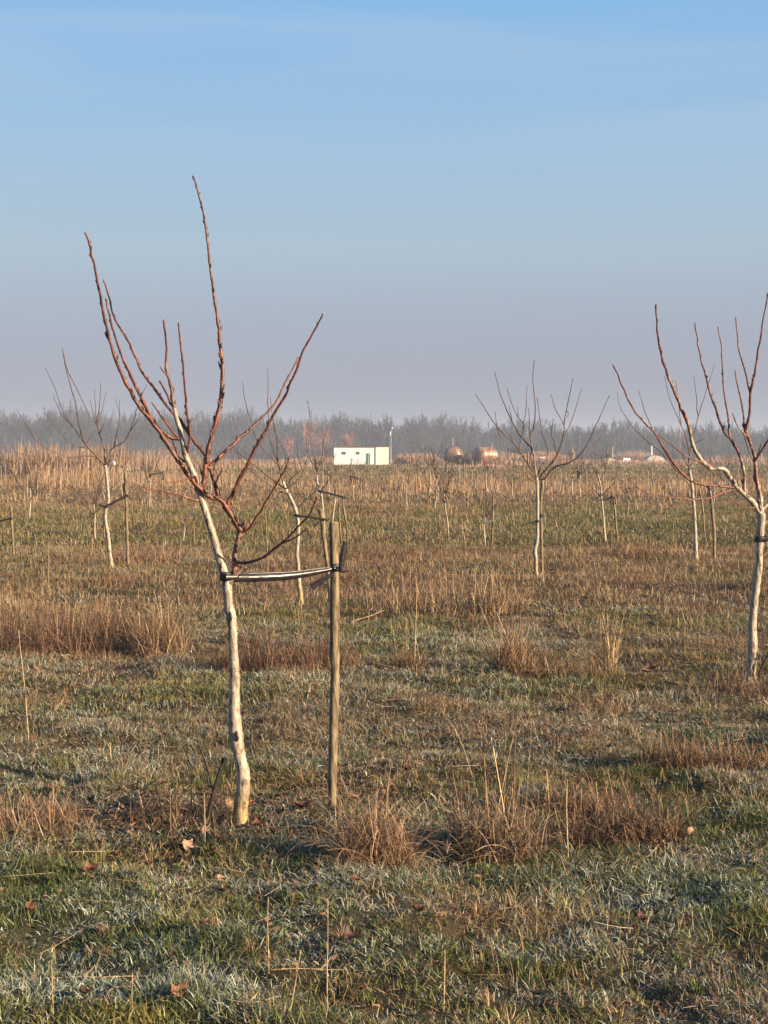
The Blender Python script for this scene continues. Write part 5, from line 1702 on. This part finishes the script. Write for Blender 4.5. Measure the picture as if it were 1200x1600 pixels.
# ------------------------------------------------------------------ single stalks, twigs and dead stems
def stalk(label, pts, r, mat, D=None, D2=None, name='dry_stalk', cat='stalk', group='single dry stalks', sides=6, twig=0):
    D = D or base_D(pts[0][1])
    D2 = D2 or D
    dp = catmull(pts, 5.0)
    t = np.linspace(0, 1, len(dp))
    w = np.array([P(a, c, D + (D2 - D) * q) for (a, c), q in zip(dp, t)])
    for q in w:
        q[2] = max(q[2], float(gz(q[0], q[1])) + 0.004)
    w[0][2] -= 0.01
    og = w[0].copy()
    k_ = D / FPX * (0.8 if mat is not M_DARKSTEM else 1.4)
    g = Geo()
    g.tube(w, np.linspace(r, r * 0.6, len(w)) * k_, sides, True, None, 0.06, seed=int(pts[0][0]))
    for q in range(2, len(w) - 1, 5):
        g.tube([w[q] - (w[q + 1] - w[q]) * 0.1, w[q], w[q] + (w[q + 1] - w[q]) * 0.1], r * k_ * 1.35, sides, True)
    if twig:
        for q in range(twig):
            i = int(len(w) * (0.4 + 0.5 * q / twig))
            s_ = random.choice((-1, 1))
            g.tube([w[i], w[i] + np.array((s_ * 0.012, 0.005, 0.02)), w[i] + np.array((s_ * 0.03, 0.0, 0.06))], np.array((0.7, 0.6, 0.3)) * r * k_, 5, True)
    o = g.make(name, mat, None, True, og)
    o.location = tuple(og)
    return tag(o, label, cat, group)


M_STK = mat_simple('pale_stalk', [(0.35, (0.14, 0.09, 0.05)), (0.6, (0.38, 0.28, 0.16))], 30, 0.6, 0.3)
M_STKD = mat_simple('brown_stalk', [(0.3, (0.07, 0.04, 0.025)), (0.6, (0.21, 0.14, 0.085))], 30, 0.7, 0.3)
stalk('tall pale straw leaning at the left edge beside the brown thicket', [(45, 1168), (42, 1120), (37, 1060), (31, 1010), (29, 985)], 1.5, M_STK)
stalk('upright pale straw in the foreground below the thick stake', [(511, 1575), (511, 1520), (512, 1460), (512, 1404)], 1.5, M_STK)
stalk('upright pale straw in the foreground below the nearest trunk', [(420, 1532), (419, 1480), (418, 1440), (419, 1402)], 1.4, M_STK)
stalk('short thick pale straw right of the middle of the foreground', [(693, 1578), (694, 1540), (695, 1484)], 1.9, M_STK)
stalk('leaning pale straw at the bottom, between the two upright ones', [(449, 1602), (457, 1560), (464, 1520), (470, 1484)], 1.6, M_STK)
stalk('leaning grey straw near the right bottom corner', [(1158, 1602), (1154, 1560), (1146, 1506)], 1.6, M_STKD)
stalk('thin straw at the bottom left of the leaning straw', [(208, 1600), (206, 1560), (207, 1520)], 1.2, M_STK)
stalk('thin straw at the left bottom corner', [(84, 1602), (82, 1550), (80, 1500)], 1.2, M_STK)
stalk('tall dry stem rising from the wide dry clump, with a seed head', [(805, 1318), (804, 1260), (804, 1200), (806, 1140)], 1.3, M_STKD, twig=3)
stalk('tall pale stem in the wide dry clump, leftmost of three', [(756, 1310), (748, 1250), (734, 1200), (716, 1150), (690, 1110)], 1.1, M_STK)
stalk('tall pale stem in the wide dry clump, the middle one of three', [(786, 1315), (788, 1250), (790, 1180), (788, 1110)], 1.2, M_STKD, twig=4)
stalk('broken pale straw standing in front of the rust brown tangle', [(888, 1350), (886, 1300), (885, 1260), (886, 1218)], 1.8, M_STK)
stalk('thin brown stem standing at the left of the near trunk', [(320, 1325), (320, 1290), (319, 1240)], 1.4, M_STK)
stalk('short brown stem left of the thin one by the near trunk', [(299, 1285), (299, 1250), (298, 1212)], 1.3, M_STKD)
stalk('grey brown weed stem far left beside the nearest row', [(268, 1318), (266, 1270), (266, 1235)], 1.2, M_STKD)
stalk('thin bent straw crossing behind the thick stake at knee height', [(600, 952), (585, 960), (566, 966), (548, 972)], 0.9, M_STK, D=12.0, D2=11.2)
stalk('upright brown weed stalk at the left edge behind the thicket', [(50, 1170), (54, 1110), (57, 1070)], 0.9, M_STKD)
stalk('pale tall straw in the left middle distance below the pale left tree', [(77, 935), (76, 900), (76, 850)], 0.8, M_STK)
stalk('pale straw standing left of the kinked white tree', [(419, 905), (418, 860), (415, 800)], 0.7, M_STK)
stalk('forked dead weed in the grass left of the right edge tree', [(1096, 1040), (1092, 1000), (1094, 970), (1098, 950)], 1.0, M_STKD, twig=6)
stalk('pale bent straw at the right edge, lying over the rust brown clump', [(1108, 1150), (1130, 1185), (1142, 1205)], 1.3, M_STK, D=8.6, D2=8.0)
stalk('pale straw reaching in from the right edge', [(1200, 1156), (1170, 1165), (1140, 1180)], 1.2, M_STK, D=8.5, D2=8.4)
for lab, pts, r in (('black dead stem leaning right, longer one of the pair left of the near trunk', [(322, 1292), (327, 1265), (333, 1240), (341, 1212), (349, 1184)], 2.6),
                    ('thinner black dead stem leaning left, crossing the longer one by the near trunk', [(342, 1275), (337, 1255), (331, 1225), (321, 1190), (308, 1156)], 1.6),
                    ('dark bent twig at the foot of the right edge tree', [(1184, 1062), (1192, 1040), (1206, 1010)], 1.8)):
    stalk(lab, pts, r, M_DARKSTEM, name='dead_stem', cat='stem', group='black dead stems')
for lab, pts, r, m in (('long straight stick lying across the bottom left of the photo', [(20, 1532), (80, 1531), (160, 1526), (236, 1524)], 2.0, M_STK),
                       ('bent brown stick lying at the very bottom left', [(160, 1598), (166, 1565), (178, 1552), (215, 1553), (256, 1560)], 3.0, M_STKD),
                       ('pale stick lying at the bottom, left of the leaning straw', [(330, 1600), (365, 1585), (400, 1578), (435, 1566)], 2.4, M_STK),
                       ('thin stick lying right of the bottom straw', [(410, 1533), (470, 1530), (530, 1529), (586, 1531)], 1.6, M_STK),
                       ('dark stick lying in the grass at the bottom centre right', [(780, 1538), (820, 1545), (850, 1552)], 2.2, M_DARKSTEM),
                       ('thin dark stick lying near the right bottom corner', [(1000, 1535), (1050, 1560), (1095, 1588)], 1.8, M_DARKSTEM),
                       ('bent straw at the right end of the rust brown tangle', [(1010, 1352), (1035, 1325), (1070, 1314)], 2.0, M_STK),
                       ('dark branch lying in the grass left of the right edge tree', [(1040, 1062), (1080, 1070), (1130, 1068), (1165, 1075)], 2.4, M_DARKSTEM),
                       ('brown twig lying at the foot of the thick stake', [(462, 1272), (490, 1268), (506, 1275)], 2.6, M_STKD)):
    q0, q1 = base_D(pts[0][1]), base_D(pts[-1][1])
    # lie on the ground: depth from the pixel row
    w = np.array([P(a, c, base_D(c)) for a, c in catmull(pts, 6.0)])
    w[:, 2] = gz(w[:, 0], w[:, 1]).mean() + 0.012 + (gz(w[:, 0], w[:, 1]) - gz(w[:, 0], w[:, 1]).mean()) * 0.4
    g = Geo()
    g.tube(w, np.linspace(r * 0.7, r * 0.4, len(w)) * q0 / FPX, 7, True, None, 0.08, seed=int(r * 10))
    i = len(w) // 2
    g.tube([w[i], w[i] + np.array((0.02, 0.02, 0.012)), w[i] + np.array((0.03, 0.05, 0.02))], np.array((0.7, 0.6, 0.3)) * r * q0 / FPX, 5, True)
    o = g.make('fallen_stick', m, None, True, w[0])
    o.location = tuple(w[0])
    tag(o, lab, 'stick', 'sticks lying in the grass')

# looped dry vine right of the candelabra tree stake
g = Geo()
cc = P(862, 879, DC)
a = np.linspace(0, 2 * math.pi * 1.05, 26)
g.tube([cc + np.array((math.cos(t) * 0.062, 0.02 * math.sin(t * 2), math.sin(t) * 0.10)) for t in a], 0.006, 5, True)
g.tube([cc + np.array((0.05, 0, -0.06)), cc + np.array((0.055, 0, -0.11)), cc + np.array((0.04, 0, -0.2))], 0.006, 5, True)
o = g.make('looped_vine', M_DARKSTEM, None, True, cc)
o.location = tuple(cc)
tag(o, 'dark looped dry vine standing right of the candelabra tree stake', 'vine')


# ------------------------------------------------------------------ fallen leaves
def leaf(px, py, s, rz, tilt, c, label, curl=0.95, name='fallen_leaf'):
    s = s * 1.1
    D = base_D(py)
    x0 = P(px, py, D)[0]
    nu, nv = 8, 4
    V, F = [], []
    for i in range(nu + 1):
        u = i / nu
        wd = 0.34 * math.sin(math.pi * min(1, u * 0.97 + 0.03)) ** 0.7 * (1 + 0.22 * math.sin(u * 17 + s * 500))
        for j in range(nv + 1):
            v = (j / nv - 0.5) * 2
            x = (u - 0.5)
            y = v * wd
            z = curl * (x * x * 1.1 + abs(y) * 0.9 * wd * 2) + 0.11 * math.sin(u * 8 + v * 4 + s * 300) + 0.03 * math.sin(v * 8 + u * 5)
            V.append((x, y, z))
    for i in range(nu):
        for j in range(nv):
            F.append((i * (nv + 1) + j, i * (nv + 1) + j + 1, (i + 1) * (nv + 1) + j + 1, (i + 1) * (nv + 1) + j))
    g = Geo()
    V = np.array(V) * s
    g.add(V, F, c)
    g.add(V + np.array((0, 0, -0.0012)), [f[::-1] for f in F], np.array(c) * 0.9)
    g.tube([(-0.75 * s, 0, 0.1 * s), (-0.5 * s, 0, curl * 0.28 * s), (0, 0, 0.004), (0.45 * s, 0, curl * 0.2 * s)], 0.0012, 5, True, np.array(c) * 0.6)
    o = g.make(name, M_LEAF, None, True, None)
    o.location = (x0, D, float(gz(x0, D)) + 0.022)
    o.rotation_euler = (tilt, random.uniform(-0.4, 0.4), rz)
    return tag(o, label, 'leaf', 'curled brown leaves lying in the frosted grass')


LB = [(0.20, 0.095, 0.055), (0.24, 0.14, 0.085), (0.12, 0.055, 0.032), (0.30, 0.19, 0.13), (0.06, 0.03, 0.02)]
leaf(293, 1327, 0.075, 0.6, 0.8, LB[3], 'large pale pinkish leaf standing curled, left below the near trunk')
leaf(276, 1350, 0.062, 2.0, 0.5, LB[1], 'tan leaf lying lowest of those left below the near trunk')
leaf(355, 1262, 0.075, 1.2, 1.1, LB[3], 'pale crumpled leaf leaning on the left of the near trunk')
leaf(275, 1318, 0.045, 0.2, 0.3, LB[0], 'orange brown leaf just left of the large pale leaf')
leaf(340, 1322, 0.050, 2.4, 0.3, LB[0], 'orange brown leaf below the near trunk, right of the thin stem')
leaf(320, 1308, 0.045, 1.0, 0.6, LB[1], 'small tan leaf at the foot of the thin brown stem')
leaf(405, 1298, 0.060, 0.1, 0.2, LB[2], 'dark rust leaf touching the right of the near trunk foot')
leaf(395, 1256, 0.040, 1.4, 0.2, LB[0], 'small rust leaf behind the near trunk foot')
leaf(143, 1372, 0.060, 0.5, 0.3, LB[2], 'dark brown leaf in the left foreground')
leaf(46, 1430, 0.050, 1.7, 0.4, LB[2], 'dark red brown leaf near the left edge of the foreground')
leaf(343, 1378, 0.035, 0.4, 0.5, LB[3], 'small pale leaf in the foreground below the near trunk')
leaf(330, 1372, 0.040, 2.2, 0.3, LB[2], 'small dark leaf beside the small pale one')
leaf(497, 1300, 0.075, 1.5, 1.3, LB[4], 'dark shrivelled leaf standing in front of the thick stake')
leaf(500, 1288, 0.050, 0.8, 1.2, LB[4], 'second dark shrivelled leaf, just above the standing one')
leaf(560, 1258, 0.05, 0.3, 0.3, LB[1], 'tan leaf right of the thick stake foot')
leaf(475, 1268, 0.07, 0.1, 0.2, LB[2], 'long rust leaf left of the thick stake foot')
leaf(1072, 1318, 0.065, 2.9, 0.3, LB[3], 'pale leaf at the right end of the rust brown tangle')
leaf(552, 1490, 0.06, 0.4, 0.3, LB[4], 'dark leaf in the foreground below the thick stake')
leaf(280, 1578, 0.06, 1.0, 0.3, LB[0], 'brown leaf among the sticks at the bottom left')
leaf(635, 1220, 0.05, 0.3, 0.3, LB[4], 'dark red leaf right of the thick stake in the middle grass')
leaf(1015, 1056, 0.09, 0.3, 0.5, LB[0], 'rust leaf in the grass between the pale sheaf and the right edge tree')
rl = random.Random(5)
for i in range(60):
    px, py = rl.choice(((rl.uniform(120, 470), rl.uniform(1235, 1350)), (rl.uniform(0, 1150), rl.uniform(1180, 1580))))
    leaf(px, py, rl.uniform(0.024, 0.045), rl.uniform(0, 6.28), rl.uniform(-0.4, 0.4), rl.choice((LB[2], LB[4], LB[0])), 'small dark brown leaf scrap lying among the grass blades', name='leaf_scrap')

# stake just outside the right edge whose shadow falls across the bottom corner
xs_, ys_ = 3.9, 2.55
r_ = empty('wooden_stake', (xs_, ys_, 0))
tag(r_, 'leaning stake just outside the right edge that casts the dark band at the bottom', 'stake')
g = Geo()
g.tube([(0, 0, -0.1), (0.01, 0, 0.4), (0.0, 0, 0.8), (-0.01, 0, 1.12)], [0.045, 0.043, 0.04, 0.04], 12, True, None, 0.05)
g.make('post', M_STAKE, r_, True)

# ------------------------------------------------------------------ morning haze
bpy.ops.mesh.primitive_cube_add(size=1, location=(0, 480, 10.5))
hz_ = bpy.context.object
hz_.name = 'haze'
hz_.scale = (1940, 1300, 24)
hm = bpy.data.materials.new('haze_air')
hm.use_nodes = True
hn, hl = hm.node_tree.nodes, hm.node_tree.links
hn.clear()
pv = hn.new('ShaderNodeVolumePrincipled')
pv.inputs['Color'].default_value = (0.68, 0.79, 0.96, 1)
pv.inputs['Density'].default_value = 0.0005
pv.inputs['Anisotropy'].default_value = 0.0
ho = hn.new('ShaderNodeOutputMaterial')
hl.new(pv.outputs[0], ho.inputs['Volume'])
hz_.data.materials.append(hm)
tag(hz_, 'thin morning haze over the field', 'haze', None, 'stuff')
print('objects', len(bpy.data.objects), 'far saplings', cnt)
